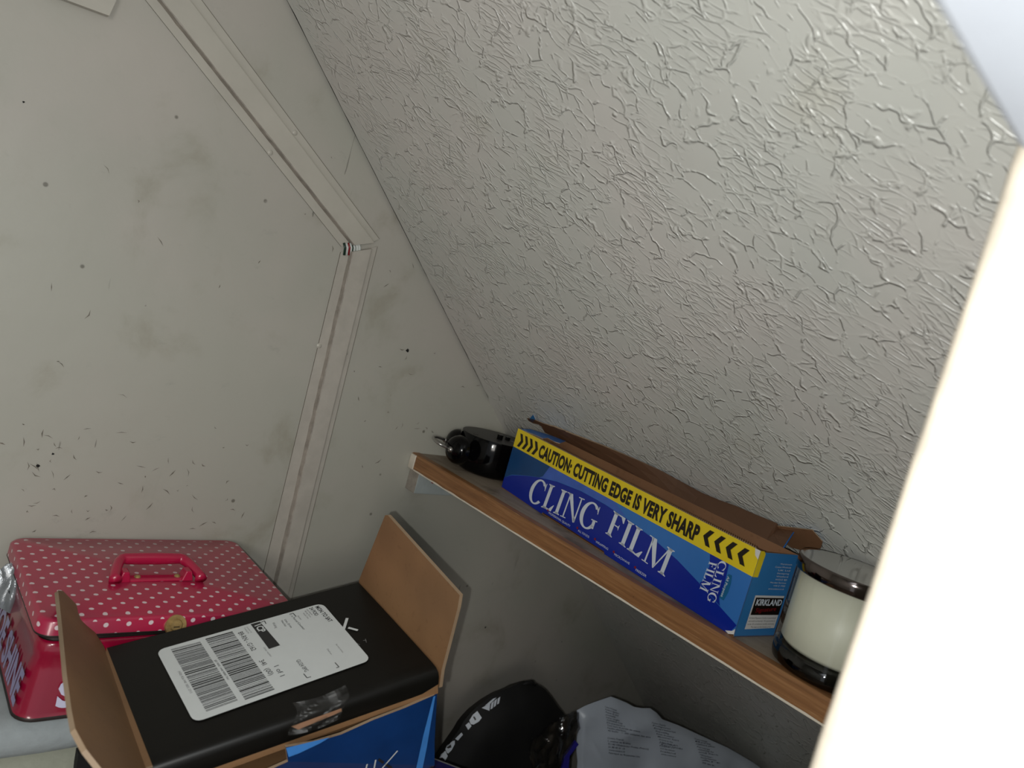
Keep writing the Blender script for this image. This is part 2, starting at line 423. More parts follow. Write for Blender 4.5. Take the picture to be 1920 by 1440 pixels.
b = MB(); b.box((-.62, YW, 0), (1.75, YW+.04, Z(1.0)), 'wall'); wall = b.build('wall_back', kind='structure')
b = MB(); b.box((-.66, -.10, 0), (-.62, YW, Z(1.0)), 'wall'); b.build('wall_left', kind='structure')
b = MB(); b.box((-.66, -.6, -.03), (1.75, YW+.04, 0), 'ffloor'); b.build('floor', kind='structure')
# sloped underside of the stairs, stops a hair short of the wall
b = MB()
xa, xb = -.62, slope_x(-.80)
ysl = [-.05+i*(YW-.0012+.05)/8 for i in range(9)]
random.seed(3)
vs_ = []; fs = []
N = 240; 
tA = V((xa, 0, Z(slope_z(xa)))); tB = V((xb, 0, Z(slope_z(xb)))); Lsl = (tB-tA).length
for i in range(N+1):
    p = tA.lerp(tB, i/N); j = .0011*noise.noise(V((i*.9, 3.1, 0)))+.0009*noise.noise(V((i*.23, 8.1, 0)))
    crack = i/N < .62
    ye = (YW-.0038+j*1.3) if crack else YW
    vs_ += [V((p.x, -.05, p.z)), V((p.x, .35, p.z)), V((p.x, ye, p.z))]
for i in range(N):
    for k in (0, 1): a = i*3+k; fs.append((a, a+1, a+4, a+3))
b.add(vs_, fs, 'artex'); 
# thickness above
b.add([tA+SN*.001+V((0, -.05, 0)), tB+SN*.001+V((0, -.05, 0)), tB+SN*.05+V((0, YW, 0)), tA+SN*.05+V((0, YW, 0))], [(0, 1, 2, 3)], 'black_void')
ceil = b.build('ceiling', merge=False, kind='structure')
uvl = ceil.data.uv_layers.new(name='uv')
dirs = (tB-tA).normalized()
for lp in ceil.data.loops:
    co = ceil.data.vertices[lp.vertex_index].co
    uvl.data[lp.index].uv = (co.y, (co-tA).dot(dirs))
# dark joint between slope and wall, behind the edge of the plaster
b = MB(); p0 = tA+SN*.0012; p1 = tA.lerp(tB, .62)+SN*.0012
b.hexa([p0+V((0, YW-.008, 0)), p1+V((0, YW-.008, 0)), p1+V((0, YW+.001, 0)), p0+V((0, YW+.001, 0)),
        p0+V((0, YW-.008, 0))+SN*.01, p1+V((0, YW-.008, 0))+SN*.01, p1+V((0, YW+.001, 0))+SN*.01, p0+V((0, YW+.001, 0))+SN*.01], 'black_void')
b.build('trim_1', kind='structure')

# door lining: jamb on the right, head above, front wall behind them
jx, jy = .2446, .09
b = MB()
b.box((jx, -.16, 0), (jx+.03, jy, Z(.30)), 'frame')
jamb = b.build('door_1', kind='structure', bevel=.0035)
b = MB()
path = [V((jx+.0035, jy-.002, Z(-.78+i*.01))) + V((.0007*noise.noise(V((i*.4, 0, 0))), .0006*noise.noise(V((i*.6, 4, 0))), 0)) for i in range(90)]
b.tube(path, .0042, 'frame_edge', 12); b.build('bead', jamb)
b = MB()
def hz(x): return Z(.0835+(jx-x)*.100)
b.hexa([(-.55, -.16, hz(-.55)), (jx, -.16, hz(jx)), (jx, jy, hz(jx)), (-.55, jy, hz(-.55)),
        (-.55, -.16, hz(-.55)+.03), (jx, -.16, hz(jx)+.03), (jx, jy, hz(jx)+.03), (-.55, jy, hz(-.55)+.03)], 'frame_head')  # head paint toned down in colour so it looks less lit
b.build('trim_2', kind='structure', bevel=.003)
b = MB(); b.box((jx+.03, .03, 0), (1.6, jy-.004, Z(.30)), 'wall'); 
b.build('wall_front', kind='structure')

# ------------------------------------------------------------------ wall details
def wp(px, py): return ony(px, py, YW)
def capping(name, ends, label, m1, m2, dz=0.0):
    """ends: two lists of four wall points (left edge, hump left, hump right, right edge)"""
    h, fl_, run = .0062, .0013, .0008
    e = empty(name, tuple(ends[0][0]), label, 'cable trunking')
    b = MB()
    prof = []
    for E_ in ends:
        a, c, d, f_ = [V(p) for p in E_]; u = (f_-a).normalized(); o = V((0, -1, 0))
        prof.append([a, a+o*fl_, c+o*fl_, c+o*h+u*run*1.8, c+o*(h+.0004)+u*(run*3), d+o*(h+.0004)-u*(run*2), d+o*h-u*run*.6, d+o*fl_, d+o*fl_+u*.0009, f_+o*fl_-u*.0006, f_+o*fl_, f_])
    n = 40; k = len(prof[0]); vs_ = []; fs = []; b = MB()
    for i in range(n+1):
        for j in range(k):
            p = prof[0][j].lerp(prof[1][j], i/n)
            if j in (2, 3, 4): p = p+V((.0006*noise.noise(V((i*.9, j, 1.3))), 0, .0005*noise.noise(V((i*.7, j, 5)))))
            vs_.append(p)
    for i in range(n):
        for j in range(k-1):
            a = i*k+j; b.add([vs_[q_] for q_ in (a, a+1, a+k+1, a+k)], [(0, 1, 2, 3)], {0: 'grime_shade', 7: 'grime_shade', 9: 'grime_shade', 10: 'grime_shade', 2: m2, 3: m2, 6: 'grime_shade'}.get(j, m1))  # dark flange edges; strip right of the hump paints in its shadow line
    fs.append(list(range(k))); fs.append([n*k+j for j in range(k)][::-1])
    b.add(vs_, fs, m1); b.build('capping', e)
    return e, prof
up0 = [wp(268, -5), wp(289, -5), wp(349, -5), wp(374, -5)]
up1 = [wp(639, 462), wp(656, 459), wp(698, 453.5), wp(711, 448)]
up0 = [p+(p-q)*.3 for p, q in zip(up0, up1)]
lo0 = [wp(638, 472.5), wp(654, 471), wp(693, 465), wp(707, 462)]
lo1 = [wp(496, 1062), wp(518, 1062), wp(549, 1062), wp(561, 1062)]
lo1 = [p+(p-q)*.35 for p, q in zip(lo1, lo0)]
e1, pr1 = capping('cable_trunking', [up0, up1], 'upper white cable capping running diagonally down the end wall', 'trunk', 'trunk_dark')  # darker tone down the left side of the hump
e2, pr2 = capping('cable_trunking', [lo0, lo1], 'lower white cable capping running straight down the end wall', 'trunk_y', 'trunk_dark')
def nail(parent, px, py, lift=.0012):
    p = wp(px, py); b = MB(); b.lathe([(0, .0), (.0024, .0), (.0026, -.0004), (.0030, -.0006)], p+V((0, -lift-.0005, 0)), (0, -1, 0), 'trunk', 16); b.build('nail_head', parent)
nail(e1, 552, 249); nail(e1, 506, 286); nail(e2, 598, 648); nail(e2, 648, 661)
# wires in the gap between the two runs
e = empty('alarm_cable', tuple(wp(655, 465)), 'green white and red wires showing in the gap between the two cappings', 'cable')
def wire(x, m, r):
    a = wp(x-2, 455)+V((0, -.0022, 0)); c = wp(x, 464)+V((0, -.0026, 0)); d = wp(x-1.5, 478)+V((0, -.0020, 0))
    b = MB(); b.tube([a, c, d], r, m, 10); b.build('wire', e)
for x, m in ((645, 'green'), (649.3, 'white'), (653, 'red'), (656.4, 'white'), (658.6, 'green'), (662.5, 'white')): wire(x, m, .00125)
for x in (668, 672): wire(x, 'white', .0016)
# corner of a board high up
q = [wp(200, 32), wp(213, 4), wp(216, -30)]; q = [q[0]+V((-.30, 0, -.018)), q[0], q[1], q[2]+V((.001, 0, .030)), q[0]+V((-.30, 0, .070))]
b = MB(); b.slab([p+V((0, -.009, 0)) for p in q], (0, -1, 0), .009, 'trunk')
tag(b.build('wooden_board', origin=q[1]), 'white painted board corner fixed high on the end wall', 'board')
# small nail holes
def hole(px, py, r):
    p = wp(px, py); b = MB()
    pts = [p+V((math.cos(a)*r*(.7+.6*random.random()), -.0004, math.sin(a)*r*(.7+.6*random.random()))) for a in [i*.63 for i in range(10)]]
    b.poly(pts, 'black_void'); b.build('nail_hole', wall, origin=(0, 0, 0))
for a in ((764, 657, .0020), (910, 1176, .0013), (71, 873, .0013), (99, 851, .0010), (44, 191, .0008), (1053, 1203, .0008)): hole(*a)
# hairline scratches
random.seed(11)
b = MB()
for i in range(120):
    if i < 70: px, py = random.uniform(10, 500), random.uniform(790, 1000)
    elif i < 98: px, py = random.uniform(620, 880), random.uniform(500, 900)
    else: px, py = random.uniform(20, 900), random.uniform(100, 760)
    if 470 < px < 640 and py > 650: continue
    if px > 700+ (py-300)*.5 : continue
    p = wp(px, py); a = random.uniform(0, 3.14); L = random.uniform(.002, .010); wd = random.uniform(.0002, .0006)
    d = V((math.cos(a), 0, math.sin(a))); nn = V((-d.z, 0, d.x)); o = V((0, -.0003, 0))
    c = p+d*L*.5+nn*random.uniform(-.0015, .0015)
    b.add([p+o, c+nn*wd+o, p+d*L+o, c-nn*wd+o], [(0, 1, 2, 3)], 'grime_shade')
b.build('scratches', wall, origin=(0, 0, 0))

# ------------------------------------------------------------------ shelf and batten
zs = -.1873; th = .0175; sx = .518
e = empty('shelf', (sx, .42, Z(zs-th)), 'wooden shelf board under the sloping ceiling carrying the box and candle', 'shelf')
b = MB(); y0, y1 = jy, YW-.0005
b.hexa([(sx+.011, y0, Z(zs-th)), (slope_x(zs-th)-.001, y0, Z(zs-th)), (slope_x(zs-th)-.001, y1, Z(zs-th)), (sx+.011, y1, Z(zs-th)),
        (sx+.011, y0, Z(zs)), (slope_x(zs)-.001, y0, Z(zs)), (slope_x(zs)-.001, y1, Z(zs)), (sx+.011, y1, Z(zs))], 'board')
b.build('board', e)
b = MB(); n = 60; vs_ = []; fs = []
for i in range(n+1):
    y = y0+(y1-y0)*i/n
    j = .0004*noise.noise(V((y*40, 0, 0)))
    vs_ += [V((sx+j, y, Z(zs-th+.0008))), V((sx+.0112, y, Z(zs-th+.0008))), V((sx+.0112, y, Z(zs)+.0002)), V((sx+.0022+j, y, Z(zs)+.0002)), V((sx+j, y, Z(zs)-.0018))]
for i in range(n):
    for j in range(5): a = i*5+j; c = i*5+(j+1) % 5; fs.append((a, c, c+5, a+5))
fs.append([0, 1, 2, 3, 4]); fs.append([n*5+j for j in range(5)][::-1])
b.add(vs_, fs, 'wood'); b.build('lipping', e, bevel=.0003)
b = MB(); n = 90; vs_ = []; fs = []
for i in range(n+1):
    y = y0+(y1-y0-.012)*i/n; hgt = .0016+.0007*noise.noise(V((y*60, 3, 0)))
    vs_ += [V((sx-.0006, y, Z(zs-th-.0004))), V((sx-.0006, y, Z(zs-th)-.0004+hgt)), V((sx+.014, y, Z(zs-th)-.0004))]
for i in range(n): a = i*3; fs += [(a, a+1, a+4, a+3), (a, a+3, a+5, a+2)]
b.add(vs_, fs, 'lip_paint'); b.build('paint_edge', e)  # cream paint line along the bottom of the lip
# paint smear on the wall end of the shelf
b = MB(); b.box((sx-.0012, YW-.011, Z(zs-th-.0005)), (sx+.006, YW-.0004, Z(zs)-.0008), 'putty'); b.build('paint_smear', e, bevel=.001)
b = MB(); b.box((.5215, YW-.020, Z(-.2305)), (.695, YW-.0002, Z(zs-th-.0005)), 'batten', {5: 'trunk_dark'})
bt = b.build('batten', origin=(.60, YW-.01, Z(-.2305)), bevel=.0008); tag(bt, 'pale grey painted wooden batten under the shelf against the wall', 'batten')
b = MB(); p = ony(812, 903, YW-.0202); b.lathe([(0, .0006), (.0016, .0005), (.0026, 0)], p, (0, -1, 0), 'redprint', 7); b.build('rust_spot', bt)

# ------------------------------------------------------------------ cling film box
BL = V((.5656, .6046, Z(zs+.0003))); BR = V((.5285, .2767, Z(zs+.0003))); H = .0683; D = .050
ul = (BR-BL).normalized(); ub = V((-ul.y, ul.x, 0)); L = (BR-BL).length
if ub.x < 0: ub = -ub
UP = V((0, 0, 1)); nf = -ub
e = empty('cling_film_box', tuple(BL+ul*L/2+ub*D/2), 'long blue and yellow cling film box lying open on the wooden shelf', 'box')
def fp(px, py, lift=0): return onpl(px, py, BL, nf)+nf*lift
def fc(s, t, lift=0): return BL+ul*(s*L)+UP*(t*H)+nf*lift
T = .0006
b = MB()
# front wall with notched base, ends, back, bottom
fr = [fc(0, 0.015), fc(.235, 0), fc(.24, .03), fc(.535, .03), fc(.54, 0), fc(.985, 0), fc(1, .03), fc(1, 1), fc(0, 1)]
b.slab(fr, nf, T, 'sky', 'kraft_in', 'kraft_edge')
def back(s, t, lift=0): return fc(s, t)+ub*D
b.slab([back(0, 0), back(0, .98), back(1, .98), back(1, 0)], ub, T, 'kraft', 'kraft_in', 'kraft_in')
b.slab([fc(0, .01), fc(1, .01), back(1, .01), back(0, .01)], (0, 0, 1), T, 'kraft_in', 'kraft')
b.slab([fc(1, 0)+ul*.0, back(1, 0), back(1, .985), fc(1, .985)], ul, T, 'endblue', 'kraft_in', 'kraft_edge')
b.slab([fc(0, 0), back(0, 0), back(0, .97), fc(0, .97)], -ul, T, 'kraft', 'kraft_in', 'kraft_edge')
# yellow strip, wraps the right corner
l1, l2, l3 = .00015, .0003, .00045
yb = .70
b.poly([fc(0, yb, l1), fc(1, yb, l1), fc(1, 1, l1), fc(0, 1, l1)], 'yellow')
eo = ul*.0002
b.poly([fc(1, yb)+eo, fc(1, yb)+ub*.006+eo, fc(1, .97)+ub*.0065+eo, fc(1, 1)+ub*.004+eo, fc(1, 1)+eo], 'yellow')
# dark royal field with curved edge, traced on the face
arc = [(-.02, .555), (.06, .58), (.13, .585), (.20, .575), (.28, .545), (.38, .485), (.48, .405), (.58, .305)]
arcp = [(942, 893), (960, 891), (985, 892), (1010, 895), (1045, 903), (1090, 921), (1135, 946), (1180, 976), (1225, 1010), (1270, 1050), (1310, 1092), (1345, 1132), (1374, 1168)]
cur = [fp(x, y, l1) for x, y in arcp]
cur[0] = BL+UP*(cur[0].z-BL.z)+nf*l1
last = fc(.999, 0, l1); last.z = max(cur[-1].z, BL.z); cur[-1] = V((last.x, last.y, last.z))
low = [fc(.985, 0, l1), fc(.54, 0, l1), fc(.535, .03, l1), fc(.24, .03, l1), fc(.235, 0, l1), fc(0, .015, l1)]
b.poly(cur+low, 'royal')
# teal area at upper left and the pale disc beyond it
te = [(945, 840), (1008, 873), (1003, 880), (999, 892), (985, 891.5), (960, 890), (942, 893)]
tp = [fp(x, y, l1) for x, y in [(944, 843), (1030, 880), (1018, 893), (1012, 895), (985, 891.5), (960, 890), (943, 892)]]
tp[0] = fc(0, yb, l1); tp[-1] = fc(0, (cur[0].z-BL.z)/H, l1)
tp[1] = fc((tp[1]-BL).dot(ul)/L, yb, l1)
b.poly(tp, 'teal')
pb = [fp(x, y, l1) for x, y in [(1036, 888), (1026, 895), (1021, 898), (1050, 905), (1090, 920), (1135, 945), (1160, 960)]]
top2 = fc((fp(1160, 955)-BL).dot(ul)/L, yb, l1); top3 = fc((fp(1060, 890)-BL).dot(ul)/L, yb, l1)
b.poly([tp[1], tp[2], tp[3]]+[fp(x, y, l1) for x, y in [(1045, 902), (1090, 920), (1135, 945), (1175, 971)]]+[fc(.52, yb, l1)], 'paleblue')
# side wing down the right of the face
sd = [fp(x, y, l2) for x, y in [(1333, 1030), (1369, 1051), (1363, 1078), (1345, 1130), (1318, 1083), (1310, 1092)]]
ws = [(fp(1334, 1031)-BL).dot(ul)/L, (fp(1370, 1049)-BL).dot(ul)/L]
b.poly([fc(ws[0], yb, l2), fp(1331, 1060, l2), fp(1322, 1086, l2), fp(1312, 1093, l2), fp(1350, 1136, l2), fp(1349, 1122, l2), fp(1360, 1090, l2), fc(ws[1], yb, l2)], 'royal')
b.poly([fp(x, y, l2) for x, y in [(1366, 1076), (1373, 1079), (1371, 1094), (1366, 1110), (1357, 1126), (1348, 1120), (1357, 1100)]], 'tealtag')
# chevrons
def chev(s0, t0, s1, t1, dirn):
    # pen box in face coordinates
    wdt = (s1-s0)
    if dirn > 0: q = [(0, 1), (.50, 1), (1, .5), (.50, 0), (0, 0), (.48, .5)]
    else: q = [(1, 1), (.50, 1), (0, .5), (.50, 0), (1, 0), (.52, .5)]
    b.poly([fc(s0+x*wdt, t0+y*(t1-t0), l3) for x, y in q], 'blackprint')
for i in range(4): chev(.020+i*.0283, .735, .0475+i*.0283, .945, 1)
for i in range(4): chev(.838+i*.0355, .76, .867+i*.0355, .95, -1)
put_text(b, 'CAUTION: CUTTING EDGE IS VERY SHARP', fc(.140, .755, l3), ul, UP, length=L*.685, height=.0124, bold=.050, m='blackprint', spacing=1.06)
# big serif title: two words following the traced baseline
def wordmap(a0, a1, b0, b1):
    """a0, a1 baseline start and end pixels; b0, b1 cap top pixels"""
    A0, A1, B0, B1 = fp(*a0, l3), fp(*a1, l3), fp(*b0, l3), fp(*b1, l3)
    return lambda x, y: A0.lerp(A1, x).lerp(B0.lerp(B1, x), y)
put_serif(b, 'CLING', wordmap((987, 937), (1117, 999), (1003, 895), (1133, 952)), 'whiteprint')
put_serif(b, 'FILM', wordmap((1135, 999), (1249, 1083), (1151, 957), (1268, 1035)), 'whiteprint')
for (x, y), tx, ln in (((1029, 963), 'PROFESSIONAL QUALITY', .036), ((1084, 996), 'ALL FOODS', .017), ((1117, 1017), 'WRAPPING', .018), ((1152, 1041), 'MICROWAVE', .0205), ((1192, 1070), 'FREEZER', .0135)):
    p = fp(x, y, l3); put_text(b, tx, p, ul, UP, length=ln, height=.0021, m='whiteprint')
    c = fp(x-3, y-6, l3); b.poly([c, c+ul*.003-UP*.0005, c+ul*.0022+UP*.002, c+ul*.0005+UP*.0015], 'redprint')
# small title reading down the side wing
dn = -UP
def smallmap(a0, a1, b0, b1):
    A0, A1, B0, B1 = fp(*a0, l3), fp(*a1, l3), fp(*b0, l3), fp(*b1, l3)
    return lambda x, y: A0.lerp(A1, x).lerp(B0.lerp(B1, x), y)
put_serif(b, 'CLING', smallmap((1350, 1050), (1325, 1128), (1364, 1054), (1340, 1134)), 'whiteprint')
put_serif(b, 'FILM', smallmap((1331, 1052), (1312, 1105), (1346, 1056), (1327, 1113)), 'whiteprint')
p = fp(1365, 1080, l3); q = fp(1352, 1118, l3); ex = (q-p).normalized(); put_text(b, 'All Purpose', p, ex, nf.cross(ex), length=(q-p).length, height=.0022, m='whiteprint')
# end panel: small print, white label with black name block
def ep(px, py, lift=.0003): return onpl(px, py, BR, ul)+ul*lift
def eppoly(pts, m, lift): b.poly([ep(x, y, lift) for x, y in pts], m)
El = ep(1412, 1118, 0); 
def ec(u_, t_, lift): return BR+ub*(u_*D)+UP*(t_*H)+ul*lift   # end panel coordinates
b.poly([ec(.20, .09, .0002), ec(.93, .10, .0002), ec(.93, .49, .0002), ec(.20, .49, .0002)], 'whitepaper')
b.poly([ec(.23, .26, .0003), ec(.93, .26, .0003), ec(.93, .465, .0003), ec(.23, .465, .0003)], 'blackprint')
put_text(b, 'KIRKLAND', ec(.27, .375, .0004), ub, UP, length=D*.64, height=.0050, bold=.03, m='whiteprint')
put_text(b, 'Signature', ec(.32, .29, .0004), (ub+UP*.06), UP, length=D*.5, height=.0036, m='redprint')
for i, tx in enumerate(('Kirkland Signature Quality is guaranteed', 'and sold exclusively. We guarantee it', 'to be of a consistent quality and price', 'The best at the lowest price')):
    put_text(b, tx, ec(.23+(.1 if i == 3 else 0), .215-i*.036, .0003), ub, UP, length=D*(.66 if i < 3 else .5), height=.0013, m='ink')
for i in range(9):
    put_text(b, ['Warehouse', 'Costco Wholesale', 'UK Ltd', 'Hartspring', 'Watford', 'WD25 8JS', 'Member Services', '+44 0 1923', 'www.costco.co.uk'][i], ec(.56-(.1 if i in (1, 6, 8) else 0), .86-i*.037, .0003), ub, UP, length=D*(.3+(.1 if i in (1, 6, 8) else 0)), height=.0013, m='whitepaper')
# white worn corner
b.poly([fc(.985, 0, l3), fc(1, .03, l3), fc(.999, .09, l3), fc(.992, .05, l3), fc(.975, .015, l3)], 'whitepaper')
b.poly([fc(.99, .93, l3), fc(1, .90, l3), fc(1, 1, l3), fc(.985, 1, l3)], 'whitepaper')
b.build('box_body', e)
# serrated cutter strip along the front edge
b = MB(); n = 150
for i in range(n):
    s0 = .03+i*(.955/n); s1 = s0+.955/n
    b.add([fc(s0, .995)+ub*.0012, fc(s1, .995)+ub*.0012, fc((s0+s1)/2, 1.018)+ub*.0012], [(0, 1, 2)], 'kraft_edge')
b.slab([fc(.03, .96)+ub*.0012, fc(.985, .96)+ub*.0012, fc(.985, .998)+ub*.0012, fc(.03, .998)+ub*.0012], nf, .0004, 'steel')
b.build('cutter_strip', e)
# opened lid leaning up against the slope
b = MB()
def lp(s, up_, jit=0):
    """point on the lid: s along the box, up_ metres up the slope from the hinge"""
    hinge = back(s, .985); xs = slope_x(hinge.z-ZC)-.0032
    base = V((min(hinge.x, xs), hinge.y, hinge.z))
    dirv = V((-SN.z, 0, SN.x))
    q = base+dirv*up_
    lim = (q-CAM).dot(SN)-(SD-.0028)
    if lim > 0: q -= SN*lim
    return q
def sp(px, py): return onpl(px, py, CAM+SN*(SD-.003), SN)
edge_ = [(1012, 794), (1038, 800), (1070, 813), (1131, 836), (1200, 865), (1240, 883), (1272, 900), (1316, 924), (1350, 938), (1381, 949), (1420, 966), (1457, 981), (1462, 989), (1490, 993)]
vs_ = []; fs = []
for i, (x, y) in enumerate(edge_):
    t_ = i/(len(edge_)-1); top_ = sp(x, y); low_ = lp(min(1.0, (top_-BL).dot(ul)/L+.02*t_), -.001)
    vs_ += [top_, top_.lerp(low_, .5), low_]
n = len(edge_)-1
for i in range(n):
    for k in (0, 1): a = i*3+k; fs.append((a, a+1, a+4, a+3))
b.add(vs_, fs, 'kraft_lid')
bk_ = []
for i in range(n+1):
    a_ = ul.cross(vs_[i*3+2]-vs_[i*3]).normalized()
    if a_.dot(vs_[i*3+1]-CAM) < 0: a_ = -a_
    bk_ += [vs_[i*3+k]+a_*.0018 for k in range(3)]
b.add(bk_, [f[::-1] for f in fs], 'sky')
b.add([vs_[i*3] for i in range(n+1)]+[bk_[i*3] for i in range(n+1)], [(i, i+1, n+2+i, n+1+i) for i in range(n)], 'kraft_edge')
# torn tongue at the left end
tg = [(1037, 802), (1018, 794), (1003, 786), (986, 783), (996, 789), (1000, 794), (1010, 796), (1030, 807), (1038, 813), (1062, 836), (1085, 842), (1060, 806)]
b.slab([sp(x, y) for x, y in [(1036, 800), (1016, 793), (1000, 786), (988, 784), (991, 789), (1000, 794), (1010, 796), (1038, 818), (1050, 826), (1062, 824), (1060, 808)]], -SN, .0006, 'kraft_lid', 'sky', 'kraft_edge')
b.slab([sp(x, y) for x, y in [(992, 786), (1000, 777), (1004, 786), (998, 793)]], -SN, .0005, 'endblue', 'sky', 'whitepaper')
b.build('lid', e)
# folded tab of the lid at the right end
b = MB()
t0 = lp(.995, .004); t1 = lp(1.02, .019); 
q = [onpl(x, y, CAM+SN*(SD-.0045), SN) for x, y in ((1455, 986), (1523, 994), (1542, 1016), (1539, 1028), (1512, 1034), (1484, 1027), (1462, 1012))]
b.slab(q, -SN, .0007, 'kraft_in', 'sky', 'kraft_edge'); b.build('lid_tab', e)
# torn blue inner flap at the left end with film roll edge beneath
b = MB()
q = [onz(x, y, zs+H+.0006) for x, y in [(975, 804), (995, 805), (1012, 810), (1037, 818), (1061, 827), (1050, 831), (1040, 828), (1027, 821), (1018, 822), (1000, 814), (985, 809)]]
b.slab(q, UP, .0006, 'sky', 'kraft', 'kraft_edge'); b.build('torn_flap', e)
b = MB(); b.lathe([(0, 0), (.0195, 0), (.0195, L-.012), (0, L-.012)], fc(.02, .40)+ub*.025, ul, 'whitepaper', 28)
rl = b.build('film_roll', origin=tuple(fc(.5, .07)+ub*.025)); tag(rl, 'white roll of cling film inside the long blue box', 'roll')

# ------------------------------------------------------------------ twin bell alarm clock, lying on its face
cc = V((.5900, .664, Z(zs+.0004))); rD = .0405; hD = .0425
e = empty('alarm_clock', tuple(cc), 'black twin bell alarm clock lying face down at the wall end of the shelf', 'clock')
b = MB(); b.lathe([(0, 0), (rD-.007, 0), (rD-.003, .003), (rD-.001, .008), (rD, .016), (rD, hD-.003), (rD-.0012, hD)], cc, (0, 0, 1), 'blackgloss', 64); b.build('case', e)
b = MB(); b.lathe([(rD-.0012, hD), (rD-.004, hD+.0003), (0, hD+.0003)], cc, (0, 0, 1), 'blackmatt', 64, mats={}); b.build('back_cover', e)
b = MB()
for dx, dy, r, h in ((-.004, -.012, .0034, .006), (.010, -.010, .0030, .004)):
    b.lathe([(0, h), (r, h), (r, 0)], cc+V((dx, dy, hD)), (0, 0, 1), 'blackgloss', 16, False)
b.build('winding_knob', e)
b = MB(); b.box(tuple(cc+V((.012, -.022, hD+.0003))), tuple(cc+V((.028, -.014, hD+.0008))), 'inkgrey'); b.build('setting_plate', e)
b = MB(); b.box(tuple(cc+V((-.034, -.004, hD+.0002))), tuple(cc+V((-.030, .0, hD+.0006))), 'blackprint'); b.build('vent', e)
bells = [V((.5290, .6530, Z(-.1625))), V((.5485, .6870, Z(-.1620)))]
for c in bells:
    ax = (c-(cc+V((0, 0, .023)))); ax.z *= .2; ax.normalize()
    r = .0162
    b = MB(); prof = [(r*math.cos(a), r*.78*math.sin(a)) for a in [i*math.pi/2/12 for i in range(13)]]
    b.lathe([(r*.92, -.0012), (r+.0004, -.001)]+prof, c-ax*.004, ax, 'blackgloss', 40)
    b.lathe([(r*.92, -.0012), (.002, .003)], c-ax*.004, ax, 'blackmatt', 40)
    bo = b.build('bell', e)
    b = MB(); b.lathe([(.0030, 0), (.0032, .002), (.0018, .0035), (0, .0038)], c-ax*.004+ax*r*.76, ax, 'steel', 16); b.build('bell_nut', bo)
    b = MB(); b.tube([c-ax*.004, c-ax*.016], .002, 'steel', 8); b.build('bell_post', bo)
a0 = bells[0]+V((-.0115, -.001, .001)); a1 = bells[1]+V((-.0115, .001, .001))
pth = []
for i in range(17):
    t_ = i/16; ang = math.pi*t_
    pth.append(a0.lerp(a1, .5-.5*math.cos(ang))+V((-.020, 0, .0045))*math.sin(ang)**.8)
b = MB(); b.tube(pth, .0016, 'steel', 10); b.build('carry_handle', e)

# ------------------------------------------------------------------ jar candle
kc = V((.5600, .2180, Z(zs+.0003))); kr = .0400; kh = .0785
e = empty('jar_candle', tuple(kc), 'cream candle in a clear glass jar with a dark chrome lid on the shelf', 'candle')
b = MB(); b.lathe([(0, .0), (kr-.004, 0), (kr-.001, .002), (kr, .006), (kr, .0125), (kr-.003, .0140), (0, .0140)], kc, (0, 0, 1), 'jarbase', 64); b.build('jar_base', e)
b = MB(); b.lathe([(kr, .0125), (kr, kh-.0085)], kc, (0, 0, 1), 'jar', 64); b.build('glass_jar', e)
b = MB(); b.lathe([(0, .0150), (kr-.006, .0150), (kr-.0030, .0180), (kr-.0028, .030), (kr-.0028, kh-.011), (0, kh-.011)], kc, (0, 0, 1), 'wax', 64); b.build('wax', e)
b = MB(); b.lathe([(kr-.002, kh-.0105), (kr+.0008, kh-.0105), (kr+.0016, kh-.0095), (kr+.0016, kh-.0012), (kr+.0006, kh)], kc, (0, 0, 1), 'chrome', 72)
b.lathe([(kr+.0006, kh), (kr-.0015, kh-.0002), (0, kh-.0003)], kc, (0, 0, 1), 'mirror', 72); b.build('lid', e)

# ------------------------------------------------------------------ pink shoe shine tin
tx0, tx1, ty0, ty1 = .1355, .3330, .5560, .7130; tz1 = -.2955; tzl = -.3085; tzb = -.3690
e = empty('storage_tin', ((tx0+tx1)/2, (ty0+ty1)/2, Z(tzb)), 'pink polka dot storage tin with a carrying handle on top by the wall', 'tin')
def rrect(x0, y0, x1, y1, r, z, n=6):
    o = []
    for cx, cy, a0 in ((x1-r, y0+r, -90), (x1-r, y1-r, 0), (x0+r, y1-r, 90), (x0+r, y0+r, 180)):
        for i in range(n+1):
            a = math.radians(a0+90*i/n); o.append(V((cx+r*math.cos(a), cy+r*math.sin(a), z)))
    return o
def loft(b, rings, mats, smooth=True):
    k = len(rings[0])
    for i in range(len(rings)-1):
        for j in range(k):
            j2 = (j+1) % k; a, c, d, f_ = rings[i][j], rings[i][j2], rings[i+1][j2], rings[i+1][j]
            nrm = (c-a).cross(d-a); 
            m = mats[i] if isinstance(mats[i], str) else mats[i]('x' if abs(nrm.x) > abs(nrm.y) else 'y')
            b.add([a, c, d, f_], [(0, 1, 2, 3)], m, smooth)
def ins(d, z, r=.012): return rrect(tx0+d, ty0+d, tx1-d, ty1-d, max(r-d*.5, .003), Z(z))
skirt = lambda ax: 'pinkside' if ax == 'x' else 'pinkfront'
b = MB()
rings = [ins(.0005, tzl), ins(.0000, tzl+.0008), ins(.0004, tzl+.0015), ins(.0008, tz1-.0022), ins(.0022, tz1-.0006), ins(.0040, tz1)]
tilt = lambda p: p+V((0, 0, .0030*max(0, (tx1-p.x)/(tx1-tx0))*max(0, (ty1-p.y)/(ty1-ty0)))) 
rings = [[tilt(p) for p in r_] for r_ in rings]
loft(b, rings, ['tinedge', 'tinedge', skirt, 'pinktop', 'pinktop'])
top = rings[-1]; k = len(top)
in1 = [tilt(p) for p in ins(.0075, tz1-.0003)]; in2 = [tilt(p) for p in ins(.0095, tz1+.0006)]
